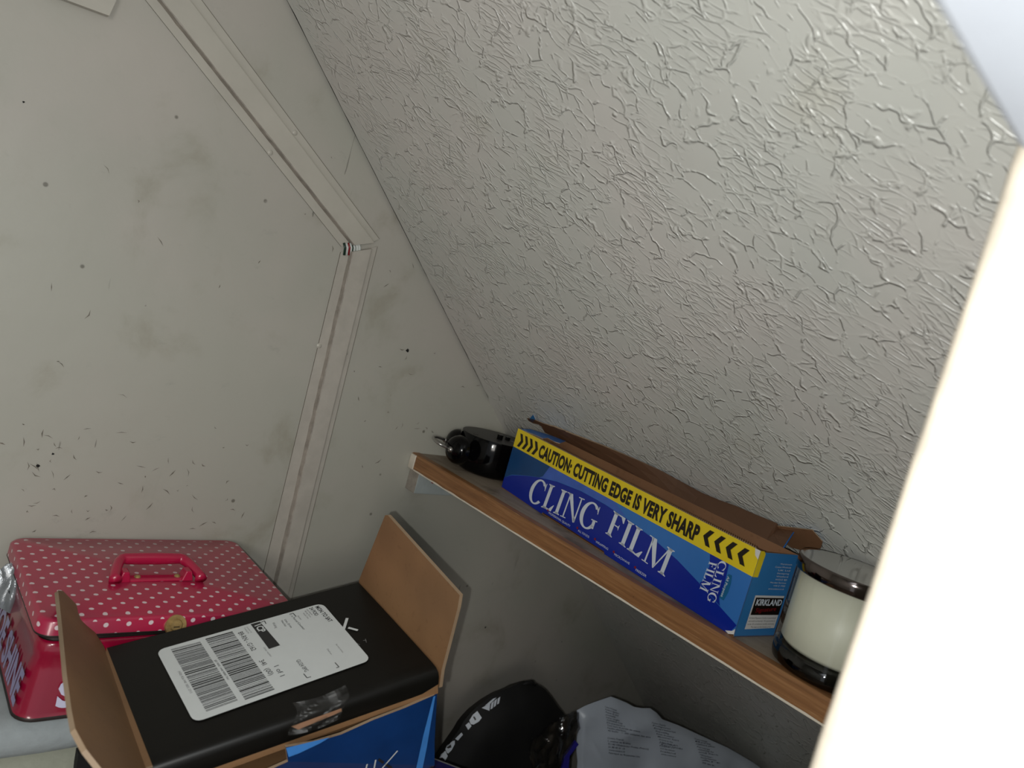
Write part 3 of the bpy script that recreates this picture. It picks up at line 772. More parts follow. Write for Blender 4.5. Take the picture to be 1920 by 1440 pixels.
loft(b, [top, in1, in2], ['pinktop', 'pinktop'])
cen = V((0, 0, 0)); 
for p in in2: cen += p/k
b.add(in2+[cen], [(i, (i+1) % k, k) for i in range(k)], 'pinktop', True)
lid = b.build('tin_lid', e)
# lid shell underside
b = MB(); b.add(rings[0], [list(range(k))[::-1]], 'tinedge')
b.build('lid_underside', lid)
b = MB()
def body(d, z, r=.012): return rrect(tx0+d, ty0+d, tx1-d, ty1-d, r, Z(z))
rg = [body(-.0015, tzb, .014), body(-.0025, tzb+.0015, .014), body(-.0015, tzb+.003, .014), body(-.0010, tzb+.006, .014), body(.0022, tzb+.036, .013), body(.0036, tzb+.0455, .012), body(.0030, tzb+.0475, .012), body(.0034, tzb+.0555, .012), body(.0050, tzb+.0580, .011)]
loft(b, rg, ['tinedge', 'tinedge', 'pink', 'pink', 'pink', 'pink', 'pink', 'pink'])
b.add(rg[0], [list(range(len(rg[0])))[::-1]], 'tinedge'); b.add(rg[-1], [list(range(len(rg[-1])))], 'tinedge')
# lettering on front and left side
fo = V((tx0+.022, ty0-.0011, Z(tzb+.0105)))
put_text(b, 'SHOE SHINE', fo, (1, 0, 0), (0, .10, 1), length=.152, height=.0190, bold=.05, m='tinletter', lift=.0008)
so = V((tx0-.0013, ty1-.012, Z(tzb+.0095)))
put_text(b, 'SHOE SHINE', so, (0, -1, 0), (.10, 0, 1), length=.138, height=.024, bold=.035, m='tinside', lift=.0008)  # side lettering colour darkened to stand in for grazing light
b.build('tin_body', e)
b = MB(); rr = [body(.0060, tzb+.0575, .011), body(.0070, tzl+.004, .010)]
loft(b, rr, ['tinedge']); b.build('inner_liner', e)
# latch
b = MB(); lc = V((.2290, ty0-.0010, Z(-.3010)))
b.lathe([(0, .0022), (.0040, .0022), (.0050, .0010), (.0078, .0012), (.0080, .0004), (.0080, -.002)], lc, (0, -1, .45), 'brass', 28, False)
b.box((lc.x-.0022, ty0-.0036, Z(-.3035)), (lc.x+.0022, ty0-.0026, Z(-.3008)), 'tinedge')
b.box((lc.x-.004, ty0-.004, Z(-.3180)), (lc.x+.004, ty0-.0005, Z(-.304)), 'brass')
lt = b.build('latch', lid)
# handle: base plate, two pivots, arched grip
hx0, hx1, hy = .1935, .2675, .6220; hz0 = Z(tz1+.0016)
b = MB()
b.hexa([(hx0+.010, hy-.0055, hz0), (hx1-.010, hy-.0055, hz0), (hx1-.010, hy+.0055, hz0), (hx0+.010, hy+.0055, hz0),
        (hx0+.013, hy-.004, hz0+.0022), (hx1-.013, hy-.004, hz0+.0022), (hx1-.013, hy+.004, hz0+.0022), (hx0+.013, hy+.004, hz0+.0022)], 'pinkhandle')
for sx_, x in ((1, hx0+.012), (-1, hx1-.012)):
    b.hexa([(x-.006, hy-.006, hz0), (x+.004, hy-.006, hz0), (x+.004, hy+.006, hz0), (x-.006, hy+.006, hz0),
            (x-.003, hy-.005, hz0+.0085), (x+.002, hy-.005, hz0+.0085), (x+.002, hy+.005, hz0+.0085), (x-.003, hy+.005, hz0+.0085)], 'pinkhandle')
hp = b.build('handle_plate', lid, bevel=.001)
for x in (hx0+.022, hx1-.020):
    b = MB(); b.lathe([(0, .0018), (.0018, .0012), (.0026, 0)], (x, hy, hz0+.0022), (0, 0, 1), 'brass', 16); b.build('screw', hp)
b = MB(); pth = []; rad = []
for i in range(25):
    t_ = i/24; x = hx0+.003+(hx1-hx0-.006)*t_
    k_ = min(1, min(t_, 1-t_)/.16); zz = hz0+.0050+.0050*math.sin(k_*math.pi/2)
    pth.append(V((x, hy-.005+.0235*math.sin(k_*math.pi/2), zz))); rad.append(.0042+.0010*math.sin(math.pi*t_))
b.tube([pth[0]+V((0, -.004, -.002))]+pth+[pth[-1]+V((0, -.004, -.002))], [.0050]+rad+[.0050], 'pinkhandle', 14)
b.build('grip', lid)

# ------------------------------------------------------------------ black mailing box, tilted
bn = V((-.3033, -.0628, .9508)).normalized(); BP = CAM+ray(672, 1092)*.68
def bp(px, py, lift=0): return onpl(px, py, BP, bn)+bn*lift
A, B, C, Dd = bp(200, 1215), bp(672, 1092), bp(822, 1255), bp(286, 1437)
hb = .088
e = empty('mailing_box', tuple((A+C)/2-bn*hb), 'black and blue cardboard mailing box with open brown flaps and a shipping label', 'box')
d1 = (B-A).normalized(); fd = (C-B).normalized()
b = MB()
# body walls below the lid panel
ft = bn*.012                                       # how far the black lid rim hangs down the front
A2, B2, C2, D2 = [p-bn*.003 for p in (A, B, C, Dd)]
b.slab([A2, B2, B2-bn*(hb-.003), A2-bn*(hb-.003)], -fd, .0025, 'black', 'kraft', 'kraft_edge')
b.slab([B2, C2, C2-bn*(hb-.003), B2-bn*(hb-.003)], d1, .0025, 'bluepanel', 'kraft')
b.slab([A2, Dd-bn*.003, Dd-bn*hb, A-bn*hb], -d1, .0025, 'bluepanel', 'kraft')
b.slab([A-bn*hb, B-bn*hb, C-bn*hb, Dd-bn*hb], bn, .0025, 'kraft', 'black')
b.build('box_body', e)
# front panel: blue, standing proud below the rim, torn at the left
fo_ = fd*.0016
def fq(px, py, lift=0): return onpl(px, py, C+fo_, fd)+fd*lift
F0 = [fq(815, 1303), fq(760, 1327), fq(700, 1350), fq(640, 1377), fq(590, 1392), (fq(536, 1401)), fq(540, 1428), fq(480, 1455), fq(330, 1520)]
bot = [Dd-bn*hb+fo_, C-bn*hb+fo_]
b = MB(); b.slab(F0+[V(bot[0]), V(bot[1])], fd, .0022, 'bluepanel', 'kraft', 'kraft_edge')
b.poly([fq(536, 1402, .0003), fq(560, 1396, .0003), fq(618, 1382, .0003), fq(600, 1393, .0003), fq(560, 1412, .0003), fq(541, 1419, .0003)], 'bluelight')  # highlight on the blue panel painted as a lighter patch
b.poly([fq(812, 1306, .0003), fq(816, 1304, .0003), fq(800, 1400, .0003), fq(792, 1440, .0003), fq(780, 1440, .0003), fq(793, 1380, .0003)], 'bluelight')
def stroke(f_, p, q, wd, m, lift=.0004):
    P_, Q_ = f_(*p, lift), f_(*q, lift); d = (Q_-P_).normalized(); nn = d.cross(fd if f_ is fq else bn)*wd
    b.poly([P_+nn, Q_+nn, Q_-nn, P_-nn], m)
stroke(fq, (745, 1407), (716, 1440), .0006, 'label'); stroke(fq, (704, 1424), (701, 1440), .0006, 'label'); stroke(fq, (688, 1432), (686, 1440), .0006, 'label')
stroke(fq, (709, 1423), (719, 1430), .0009, 'ink'); stroke(fq, (722, 1432), (734, 1440), .0009, 'ink')
b.build('front_panel', e)
# brown board edge between rim and front panel
b = MB(); 
gp = [C-bn*.012+fd*.0002, Dd-bn*.0155+fd*.0002, Dd-bn*.0215+fd*.0012, C-bn*.0205+fd*.0012]
b.poly(gp, 'kraft'); b.build('tuck_flap', e)
# black lid panel with rounded front rim
b = MB(); n = 30; vs_ = []; fs = []
prof = [(0, 0), (.3, .0004), (.7, .0003), (.93, 0), (.975, -.0006), (1.0, -.0025)]
for i in range(n+1):
    s_ = i/n; a = A.lerp(B, s_); c = Dd.lerp(C, s_)
    wob = .0007*noise.noise(V((s_*6, 0, 2)))
    row = [a.lerp(c, t_)+bn*(h_+wob*math.sin(t_*3.1)) for t_, h_ in prof]
    row += [c-bn*.006+fd*.0012, c-bn*(.0165-.004*max(0, (s_-.93)/.07))+fd*.0010]
    vs_ += row
k = len(prof)+2
for i in range(n):
    for j in range(k-1): a = i*k+j; fs.append((a, a+1, a+k+1, a+k))
b.add(vs_, fs, 'black', True)
# black print marks beside the label
def bs(p, q, wd, m='label'): 
    P_, Q_ = bp(*p, .0011), bp(*q, .0011); d = (Q_-P_).normalized(); nn = d.cross(bn)*wd
    b.poly([P_+nn, Q_+nn, Q_-nn, P_-nn], m)
bs((651, 1161), (644, 1183), .0011); bs((653, 1179), (671, 1184), .0010); bs((681, 1203), (687, 1203), .0002, 'inkgrey'); bs((685, 1200), (687, 1207), .0002, 'inkgrey'); bs((668, 1208), (675, 1211), .0002, 'inkgrey')
lidp = b.build('top_panel', e)
b = MB(); b.slab([A-bn*.0002, B-bn*.0002, C-bn*.0030, Dd-bn*.0030], bn, .0026, 'kraft', 'kraft', 'kraft_edge'); b.build('panel_board', lidp)
# shipping label
b = MB()
Lc = [bp(293, 1222), bp(604, 1133), bp(696, 1240), bp(364, 1358)]
def lerp4(u_, v_, lift=.0012): return Lc[0].lerp(Lc[1], u_).lerp(Lc[3].lerp(Lc[2], u_), v_)+bn*lift
pts = []
r_ = .045
for cu, cv, a0 in ((1-r_, r_*1.6, -90), (1-r_, 1-r_*1.6, 0), (r_, 1-r_*1.6, 90), (r_, r_*1.6, 180)):
    for i in range(5):
        a = math.radians(a0+22.5*i); pts.append(lerp4(cu+r_*math.cos(a), cv+1.6*r_*math.sin(a)))
b.poly(pts, 'label')
def zl(zx, zy, lift=.0014): return bp(280+zx/4.571, 1120+zy/4.571, lift)
lx = (Lc[1]-Lc[0]).normalized(); ly = (Lc[3]-Lc[0]).normalized()
def bars(q, n, seed):
    random.seed(seed); Q = [zl(*p) for p in q]; t_ = 0
    wds = [(random.choice((1, 1, 2, 3)), random.choice((1, 1, 1, 2))) for _ in range(n)]
    tot = sum(a+c for a, c in wds)
    for a, c in wds:
        u0, u1 = t_/tot, (t_+a*.85)/tot
        b.poly([Q[0].lerp(Q[3], u0), Q[1].lerp(Q[2], u0), Q[1].lerp(Q[2], u1), Q[0].lerp(Q[3], u1)], 'ink'); t_ += a+c
bars([(185, 460), (437, 394), (762, 900), (492, 998)], 52, 4)
bars([(480, 370), (712, 305), (1078, 808), (825, 898)], 50, 9)
def lt_(txt, p, q, h, m='ink', bold=0.0):
    P_, Q_ = zl(*p), zl(*q); ex = (Q_-P_); ln = ex.length
    put_text(b, txt, P_, ex, bn.cross(ex.normalized()), length=ln, height=h, bold=bold, m=m)
lt_('MON TO SAT', (1420, 96), (1540, 226), .0034, bold=.02)
lt_('24 POD', (1368, 105), (1424, 172), .0030, bold=.01)
for i, (p, q) in enumerate((((1345, 118), (1392, 165)), ((1330, 130), (1380, 185)), ((1316, 150), (1358, 196)))): lt_(['Date Shipped', 'Bkng Srvc', 'Road Std'][i], p, q, .0012, 'inkgrey')
lt_('1CP', (905, 262), (955, 322), .0058, 'label', .03) if False else None
b.poly([zl(868, 243), zl(948, 222), zl(1122, 424), zl(1026, 456)], 'ink')
P_ = zl(903, 258, .0016); Q_ = zl(948, 320, .0016); put_text(b, '1CP', P_, Q_-P_, bn.cross((Q_-P_).normalized()), length=(Q_-P_).length, height=.0050, bold=.03, m='label')
lt_('89-RN - G162', (757, 318), (880, 475), .0038, bold=.0)
lt_('34I', (938, 560), (972, 600), .0036); lt_('(00)', (985, 632), (1032, 685), .0036)
lt_('1 of 1', (1068, 607), (1122, 695), .0036)
lt_('GU24 0PG', (1256, 556), (1335, 655), .0030)
lt_('Woking', (1050, 233), (1082, 278), .0022, 'inkgrey')
lt_('Unit, Drive', (1155, 205), (1212, 275), .0016); lt_('West End', (1125, 212), (1162, 262), .0016)
lt_('1 x Parcel Counter', (1205, 165), (1322, 292), .0018)
lt_('Sender', (1268, 172), (1298, 208), .0012, 'inkgrey'); lt_('Tracking No', (808, 275), (848, 325), .0012, 'inkgrey'); lt_('Customer ref', (832, 268), (872, 318), .0012, 'inkgrey')
lt_('JJD 0002 1448 9000 7561', (558, 552), (672, 722), .0014); lt_('(420) 826 940 1855 2713', (246, 650), (352, 838), .0016, 'inkgrey')
lt_('Order number', (975, 445), (1040, 525), .0014, 'inkgrey'); lt_('Service notes', (1595, 415), (1655, 488), .0013, 'inkgrey'); lt_('Deliver', (1520, 458), (1558, 508), .0013, 'inkgrey')
def mark(p, c, q):
    for a, d in ((p, c), (c, q)):
        P_, Q_ = zl(*a), zl(*d); dd = (Q_-P_).normalized(); nn = dd.cross(bn)*.0003; b.poly([P_+nn, Q_+nn, Q_-nn, P_-nn], 'ink')
mark((1200, 158), (1232, 148), (1258, 178)); mark((1590, 572), (1626, 610), (1602, 618)); mark((1322, 668), (1352, 704), (1386, 694)); mark((955, 228), (988, 214), (1000, 240))
lb = b.build('shipping_label', e); lb['label'] = 'white printed shipping label with barcodes'
# end flaps
b = MB(); dr = B+V((0, 0, 0)); u_ = (bn*math.cos(math.radians(8))+d1*math.sin(math.radians(8))).normalized(); fn = u_.cross(C-B).normalized()
if fn.dot(d1) > 0: fn = -fn
def rf(px, py): return onpl(px, py, B+d1*.0008, fn)
q = [B+d1*.0008-bn*.004, rf(673, 1088), rf(722, 966), rf(727, 966), rf(862, 1116), rf(858, 1140), rf(838, 1218), rf(828, 1256), C+d1*.0008-bn*.016+fd*.001]
b.slab(q, fn, .0028, 'kraft', 'black', 'kraft_edge'); b.build('end_flap', e)
ang = math.radians(30); u_ = (bn*math.cos(ang)-d1*math.sin(ang)).normalized(); fn = u_.cross(Dd-A).normalized()
if fn.dot(d1) < 0: fn = -fn
def lf(px, py): return onpl(px, py, A-d1*.001, fn)
b = MB()
q = [A-d1*.001-bn*.004, lf(196, 1214), lf(170, 1172), lf(146, 1136), lf(118, 1108), lf(109, 1107), lf(116, 1170), lf(125, 1262), lf(134, 1330), lf(141, 1366), lf(162, 1405), lf(196, 1448), lf(230, 1490), Dd-d1*.001-bn*.004]
b.slab(q, fn, .0028, 'kraft', 'black', 'kraft_edge'); b.build('end_flap', e)
# short inner dust flap beside the left hinge
b = MB(); b.slab([A+bn*.0008, bp(197, 1240, .001), bp(210, 1320, .001), bp(226, 1385, .001), bp(243, 1450, .001), Dd+bn*.0008], bn, .0016, 'kraft', 'kraft', 'kraft_edge'); b.build('dust_flap', e)
# clear tape patch, crumpled over the front edge
b = MB(); n = 14; vs_ = []; fs = []
for i in range(n+1):
    for j in range(n+1):
        u0, v0 = i/n, j/n
        top = onpl(552+u0*88, 1322-u0*26, BP, bn)+bn*.0018; mid = onpl(543+u0*108, 1372-u0*38, BP, bn); 
        px = 548+u0*98+8*math.sin(v0*5); py = 1318-u0*34+v0*62+6*math.sin(u0*3)
        p = onpl(px, py, C+fd*.0035-bn*.003, (fd+bn*.9).normalized())
        p = p+(fd+bn).normalized()*(.0022*noise.noise(V((u0*4, v0*4, 1)))+.0014*abs(math.sin(u0*5+v0*7)))
        vs_.append(p)
for i in range(n):
    for j in range(n): a = i*(n+1)+j; fs.append((a, a+1, a+n+2, a+n+1))
b.add(vs_, fs, 'film', False); b.build('clear_tape', e)
b = MB(); p0, p1, p2, p3 = [onpl(x, y, C+fd*.0030-bn*.001, (fd+bn*.9).normalized()) for x, y in ((546, 1362), (640, 1328), (641, 1334), (560, 1368))]
b.slab([p0, p1, p2, p3], (fd+bn), .0006, 'kraft_in', 'kraft_in'); b.build('torn_paper', e)

# ------------------------------------------------------------------ soft bags: outline inflated about its own plane
def inflate(outline, nrm, T, m, wob=.002, seed=0, rings=12, ex=2.2, freq=25, crease=0):
    nrm = V(nrm).normalized(); P = [V(p) for p in outline]; N_ = 96
    tot = []; L_ = 0
    for i in range(len(P)): L_ += (P[(i+1) % len(P)]-P[i]).length
    res = []; 
    for i in range(N_):
        t_ = L_*i/N_; acc = 0
        for j in range(len(P)):
            a, c = P[j], P[(j+1) % len(P)]; l_ = (c-a).length
            if acc+l_ >= t_: res.append(a.lerp(c, (t_-acc)/l_)); break
            acc += l_
    cen = V((0, 0, 0))
    for p in res: cen += p/len(res)
    N_ = len(res); vs_ = []; fs = []
    for side in (1, -1):
        for r in range(rings):
            s_ = 1-r/rings
            for p in res:
                q = cen+(p-cen)*s_; h = T*(1-s_**ex)**(1/2.0)
                w_ = wob*(noise.noise(q*freq+V((seed, 0, side*3)))+.5*noise.noise(q*freq*2.7+V((seed, 5, side*3)))-crease*abs(noise.noise(q*freq*1.6+V((seed, 9, side)))))*min(1, (1-s_)*6+.25)
                vs_.append(q+nrm*side*(h+w_) if s_ < 1 else q)
        vs_.append(cen+nrm*side*T)
    per = rings*N_+1
    for k_, side in enumerate((1, -1)):
        o = k_*per
        for r in range(rings-1):
            for i in range(N_):
                i2 = (i+1) % N_; f = (o+r*N_+i, o+r*N_+i2, o+(r+1)*N_+i2, o+(r+1)*N_+i); fs.append(f if side > 0 else f[::-1])
        for i in range(N_):
            f = (o+(rings-1)*N_+i, o+(rings-1)*N_+(i+1) % N_, o+per-1); fs.append(f if side > 0 else f[::-1])
    b = MB(); b.add(vs_, fs, m, True)
    bvh = BVHTree.FromPolygons([tuple(v) for v in vs_], fs)
    return b, bvh
def drape(bvh, px, py, lift=.0008):
    r = ray(px, py); hit = bvh.ray_cast(CAM, r)
    if hit[0] is None: return None
    return hit[0]-r*lift

# white plastic mailer
P1 = V((.797, .55, 0)); P2 = V((1.03, .455, 0)); al = (P2-P1).normalized(); mn = V((al.y, -al.x, .22)).normalized()
MP = V((.80, .548, Z(-.45)))
def mp_(px, py): return onpl(px, py, MP, mn)
ol = [(1145, 1306), (1170, 1315), (1195, 1329), (1215, 1326), (1228, 1332), (1240, 1348), (1275, 1361), (1320, 1382), (1365, 1402), (1410, 1428), (1440, 1450)]
top_ = [mp_(x, y) for x, y in ol]; lft = [mp_(x, y) for x, y in [(1084, 1440), (1080, 1400), (1083, 1375), (1081, 1330), (1110, 1318)]]
def floorp(p, z): return V((p.x-.02, p.y-.05, z))
outl = top_+[V((1.02, .44, .10)), V((.97, .44, .03)), V((.80, .50, .02)), V((.715, .545, .03))]+lft
b, bv = inflate(outl, -mn if mn.y > 0 else mn, .022, 'mailer', .0055, 2, ex=5, freq=15, rings=26, crease=2.6)
e = b.build('mailing_bag', origin=(.86, .50, .02), merge=False); tag(e, 'grey white plastic mailing bag with small printed address lines on the ground', 'bag')
b = MB()
def dt(txt, p, q, h):
    """printed line laid on the bag between two image points"""
    vs0, fs0 = text_polys(txt, 1.0, .01); xs = [v.x for v in vs0]; x0, x1 = min(xs), max(xs)
    dx, dy = q[0]-p[0], q[1]-p[1]; ln = math.hypot(dx, dy); ux, uy = dx/ln, dy/ln
    pts = []
    for v in vs0:
        a = (v.x-x0)/(x1-x0)*ln; c = v.y/.72*h
        w_ = drape(bv, p[0]+ux*a+uy*c, p[1]+uy*a-ux*c)
        if w_ is None: return
        pts.append(w_)
    b.add(pts, fs0, 'mailertext')
for i, (tx_, ln) in enumerate((('Costco France', 30), ('1, avenue de Bréhat', 43), ('91140 Villebon-sur-Yvette (France)', 76), ('01 80 45 01 10', 31), ('www.costco.fr', 31), ('Fabriqué au Royaume-Uni', 58))):
    x0_, y0_ = 1139+i*.5, 1385+i*5.6; dt(tx_, (x0_, y0_), (x0_+ln, y0_+ln*.13), 3.2)
for i, (tx_, ln) in enumerate((('Costco Wholesale', 22), ('Kirkland Signature', 27), ('Paquet de sacs', 24), ('poubelle', 18), ('Liens rouges', 25), ('WARNING: Keep', 30), ('Drawstring', 34), ('Tenir hors de portée des enfants', 62), ('Feuilles plastiques', 35), ('40 feuilles — 200 comptes des sacs', 80))):
    x0_, y0_ = 1134+i*.6, 1326+i*5.0; dt(tx_, (x0_, y0_), (x0_+ln, y0_+ln*(.34-.02*i)), 3.0)
for i in range(9):
    x0_, y0_ = 1222+i*2.2, 1356+i*5.2; dt(['Costco España', 'Polígono', 'Empresarial', 'Sevilla', 'Bolsas de plástico', 'Mantener fuera', 'del alcance de niños', 'Hecho en', 'Reino Unido'][i], (x0_, y0_), (x0_+26+(i % 3)*7, y0_+6+(i % 3)), 2.8)
for i, tx_ in enumerate(('Costco Iceland', 'Kauptun 3-7', '210 Gardabaer', 'Iceland', 'www.costco.is')):
    x0_, y0_ = 1236+i*.8, 1394+i*5.2; dt(tx_, (x0_, y0_), (x0_+28, y0_+5), 2.8)
for i in range(10):
    x0_, y0_ = 1302+i*1.6, 1386+i*5; dt(['Costco Sverige', 'Box', 'Hållbara påsar', 'Förvaras', 'oåtkomligt för', 'små barn', 'Tillverkad i', 'Storbritannien', 'Art', 'Set'][i], (x0_, y0_), (x0_+24+(i % 3)*6, y0_+6), 2.6)
if b.v: b.build('printed_text', e)

# black drawstring bag with white lettering
def bb(px, py, y=.615): return ony(px, py, y)
ol = [(812, 1440), (826, 1418), (846, 1390), (862, 1366), (873, 1346), (893, 1326), (915, 1309), (940, 1294), (962, 1287), (978, 1277), (992, 1277), (1006, 1282), (1022, 1292), (1035, 1308), (1047, 1326), (1056, 1336), (1064, 1350), (1075, 1375)]
outl = [bb(x, y) for x, y in ol]+[V((.80, .615, .14)), V((.79, .615, .03)), V((.60, .615, .03)), V((.565, .615, .14))]
b, bv2 = inflate(outl, (0, -1, 0), .038, 'blackcloth', .003, 5, ex=3.0, freq=14)
e = b.build('sports_bag', origin=(.69, .615, .03), merge=False); tag(e, 'black fabric bag with white block lettering down its left edge', 'bag')
b = MB()
def dp(pts, m='whiteprint'):
    q = [drape(bv2, 780+x/6, 1260+y/6, .0010) for x, y in pts]
    q = [p for p in q if p is not None]
    if len(q) >= 3: b.poly(q, m)
def dense(pts): return pts
dp([(738, 404), (826, 436), (836, 352)]); dp([(770, 382), (840, 352), (905, 288), (868, 300)])
dp([(848, 350), (838, 420), (862, 408), (878, 325)]); dp([(884, 322), (873, 398), (898, 378), (912, 300)]); dp([(920, 298), (912, 366), (934, 352), (948, 278)])
dp([(690, 438), (740, 515), (705, 560), (648, 592), (620, 588), (668, 540), (640, 480)]); dp([(600, 545), (640, 480), (664, 545), (620, 588), (612, 578)])
dp([(640, 505), (660, 500), (678, 535), (662, 545)], 'blackprint')
dp([(556, 598), (595, 566), (625, 608), (588, 652)]); dp([(470, 722), (512, 680), (528, 706), (472, 772), (440, 752)])
dp([(345, 830), (412, 776), (437, 772), (436, 812), (400, 880), (362, 918), (345, 905), (330, 868)]); dp([(345, 850), (392, 812), (398, 846), (362, 862)], 'blackprint'); dp([(380, 830), (392, 822), (398, 850), (388, 852)], 'blackprint')
dp([(282, 925), (330, 885), (357, 945), (330, 998), (298, 962), (262, 970)])
if b.v: b.build('white_lettering', e)
# gathered top of the bag
b = MB(); c = bb(990, 1281, .612)
b.tube([c+V((-.010, 0, -.001)), c+V((-.004, -.002, .0025)), c+V((.004, -.002, .002)), c+V((.014, -.001, -.004))], [.0012, .0026, .0024, .0012], 'blackcloth', 8); b.build('drawstring', e)

# crumpled clear wrap between the two bags
def crumple(name, pix, P, n, m, amp, seed, label, cat, back_=.004, density=16):
    n = V(n).normalized(); q = [onpl(x, y, P, n) for x, y in pix]; cen = V((0, 0, 0))
    for p in q: cen += p/len(q)
    b = MB(); N_ = len(q)*6; vs_ = [cen]; fs = []; R_ = density
    bd = []
    for i in range(len(q)):
        for j in range(6): bd.append(q[i].lerp(q[(i+1) % len(q)], j/6))
    for r in range(1, R_+1):
        for p in bd:
            x = cen+(p-cen)*(r/R_); xx = V((x.x*55, x.y*55, x.z*22)); d = abs(noise.noise(xx+V((seed, 0, 0))))+.25*abs(noise.noise(xx*2.3+V((0, seed, 0))))
            vs_.append(x+n*amp*(d-.3))
    for i in range(N_): fs.append((0, 1+i, 1+(i+1) % N_))
    for r in range(R_-1):
        for i in range(N_):
            a = 1+r*N_+i; c = 1+r*N_+(i+1) % N_; fs.append((a, c, c+N_, a+N_))
    b.add(vs_, fs, m, False)
    nb = len(vs_); b.add([v-n*back_ for v in vs_], [f[::-1] for f in fs], m, False)
    o = b.build(name, origin=cen, merge=False)
    if label: tag(o, label, cat)
    return o
pw = crumple('plastic_wrapper', [(1086, 1336), (1088, 1366), (1076, 1392), (1058, 1425), (1052, 1445), (1000, 1445), (994, 1412), (1000, 1390), (1018, 1380), (1030, 1360), (1050, 1350), (1066, 1340)],
        V((.70, .535, Z(-.45))), (-.25, -1, .2), 'clearbag', .009, 4, 'crumpled clear plastic wrapper shining between the black bag and the mailing bag', 'wrapper')
b = MB(); q = [onpl(x, y, V((.72, .545, Z(-.46))), V((-.25, -1, .2)).normalized()) for x, y in ((1080, 1390), (1085, 1396), (1068, 1418), (1066, 1446), (1054, 1446), (1058, 1420))]
b.slab(q, (-.25, -1, .2), .004, 'violet'); b.build('violet_print', pw)

# dark purple carton peeking up at the bottom, with a green one beside it
pc = [onz(793, 1415, -.418), onz(862, 1441, -.418)]
d_ = (pc[1]-pc[0]).normalized(); nn = V((-d_.y, d_.x, 0)); 
if nn.y > 0: nn = -nn
E0, E1 = pc[0], pc[0]+d_*.11
b = MB(); b.hexa([V((p.x, p.y, .0)) for p in (E0-nn*.0, E1, E1+nn*.03, E0+nn*.03)]+[E0, E1, E1+nn*.03, E0+nn*.03], 'purple')
for p, q in ((E0, E1),):
    b.slab([p+V((0, 0, .0006)), q+V((0, 0, .0006)), q+V((0, 0, .0006))+nn*.0008, p+V((0, 0, .0006))+nn*.0008], (0, 0, 1), .002, 'inkgrey')
tag(b.build('carton', origin=tuple(V(((E0+E1)/2).to_tuple()[:2]+(0,))), bevel=.0004), 'dark purple carton corner just showing beside the black mailing box', 'carton')

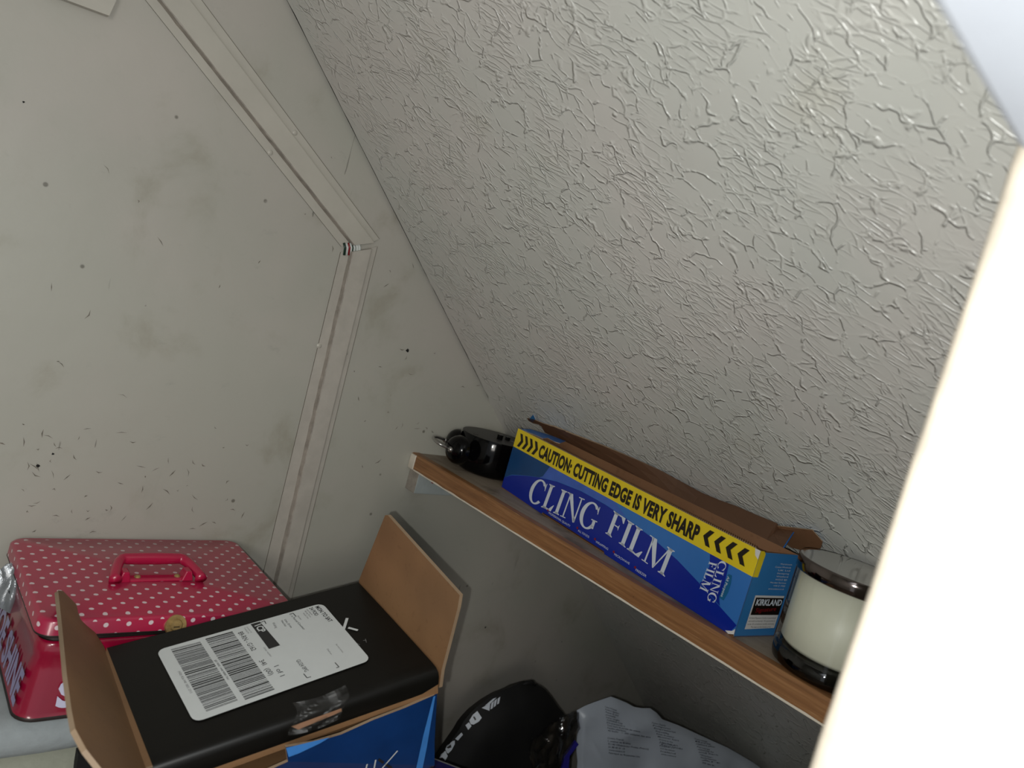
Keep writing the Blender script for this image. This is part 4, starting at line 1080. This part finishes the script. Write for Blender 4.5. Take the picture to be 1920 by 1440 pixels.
# folded cottons under the tin, a support carton and a black bundle below the mailing box
def pillow(name, a, c, m, label, cat, wob=.003, seed=1, r=.014, origin=None):
    x0, y0, z0 = a; x1, y1, z1 = c; b = MB(); n1 = 40
    prof = []
    for i in range(9):
        t_ = math.pi*(i/8-.5); prof.append((r*(1-math.cos(t_)), z0+(z1-z0)*(.5+.5*math.sin(t_))))
    rg = []
    for d, z in prof:
        ring = []
        for cx, cy, a0 in ((x1-r, y0+r, -90), (x1-r, y1-r, 0), (x0+r, y1-r, 90), (x0+r, y0+r, 180)):
            nx = {-90: None}
            for i in range(7):
                an = math.radians(a0+90*i/6); p = V((cx+(r-d*.999)*math.cos(an), cy+(r-d*.999)*math.sin(an), z)); ring.append(p)
        # subdivide long sides
        full = []
        for i in range(len(ring)):
            p, q = ring[i], ring[(i+1) % len(ring)]; s_ = max(1, int((q-p).length/.012))
            full.append(p)
        rg.append(full)
    k = len(rg[0]); vs_ = []; fs = []
    seg_ = []
    for i in range(k):
        p, q = rg[4][i], rg[4][(i+1) % k]; seg_.append(max(1, int((q-p).length/.010)))
    rows = []
    for f_ in rg:
        row = []
        for i in range(k):
            for j in range(seg_[i]): 
                p = f_[i].lerp(f_[(i+1) % k], j/seg_[i]); row.append(p+V((0, 1, .6))*wob*noise.noise(p*18+V((seed, 0, 0)))*(1 if 0 < rg.index(f_) < 8 else 0))
        rows.append(row)
    K = len(rows[0])
    for row in rows: vs_ += row
    for i in range(len(rows)-1):
        for j in range(K): j2 = (j+1) % K; fs.append((i*K+j, i*K+j2, (i+1)*K+j2, (i+1)*K+j))
    fs.append(list(range(K))[::-1]); fs.append([(len(rows)-1)*K+j for j in range(K)])
    b.add(vs_, fs, m, True)
    o = b.build(name, origin=((x0+x1)/2, (y0+y1)/2, z0), merge=False); tag(o, label, cat); return o
pillow('folded_blanket', (.02, .552, Z(-.3990)), (.345, .7145, Z(tzb)-.0004), 'cloth', 'folded white cotton blanket directly beneath the pink tin', 'blanket')
pillow('storage_sack', (.02, .549, 0), (.345, .7145, Z(-.3994)), 'cloth2', 'cream cloth sack under the folded white blanket', 'sack', r=.02)
zt = min(p.z for p in (A-bn*hb, B-bn*hb, C-bn*hb, Dd-bn*hb))-.003
b = MB(); b.box((.19, .34, 0), (.44, .52, zt), 'kraft'); 
cb = b.build('cardboard_carton', origin=(.315, .43, 0), bevel=.001); tag(cb, 'brown cardboard carton on the floor under the black mailing box', 'carton')
bot = [p-bn*hb for p in (A, B, C, Dd)]
b = MB(); sh = .0008
b.hexa([V((bot[i].x, bot[i].y, zt+.0004)) for i in (3, 2, 1, 0)]+[bot[i]-bn*sh for i in (3, 2, 1, 0)], 'blackcloth')
lp_ = [onpl(x, y, V((0, .533, 0)), V((0, 1, 0))) for x, y in ((147, 1415), (160, 1409), (180, 1413), (192, 1440), (190, 1470), (140, 1470), (143, 1440))]
b.slab(lp_, (0, -1, 0), .008, 'blackcloth')
tag(b.build('black_garment', origin=tuple((bot[0]+bot[2])/2*1.0), merge=False), 'black fabric bundle peeping out below the left cardboard flap', 'garment')

# grey plastic bag squashed behind the tin on the left
crumple('plastic_bag', [(-12, 1080), (6, 1062), (22, 1060), (40, 1085), (46, 1130), (40, 1172), (20, 1150), (-12, 1130)], V((.128, .66, Z(-.33))), (-.35, -1, .25), 'silver', .014, 9,
        'crumpled grey plastic bag squashed beside the left end of the pink tin', 'bag', back_=.01)

for o in bpy.data.objects:
    if '_o' in o.keys(): del o['_o']
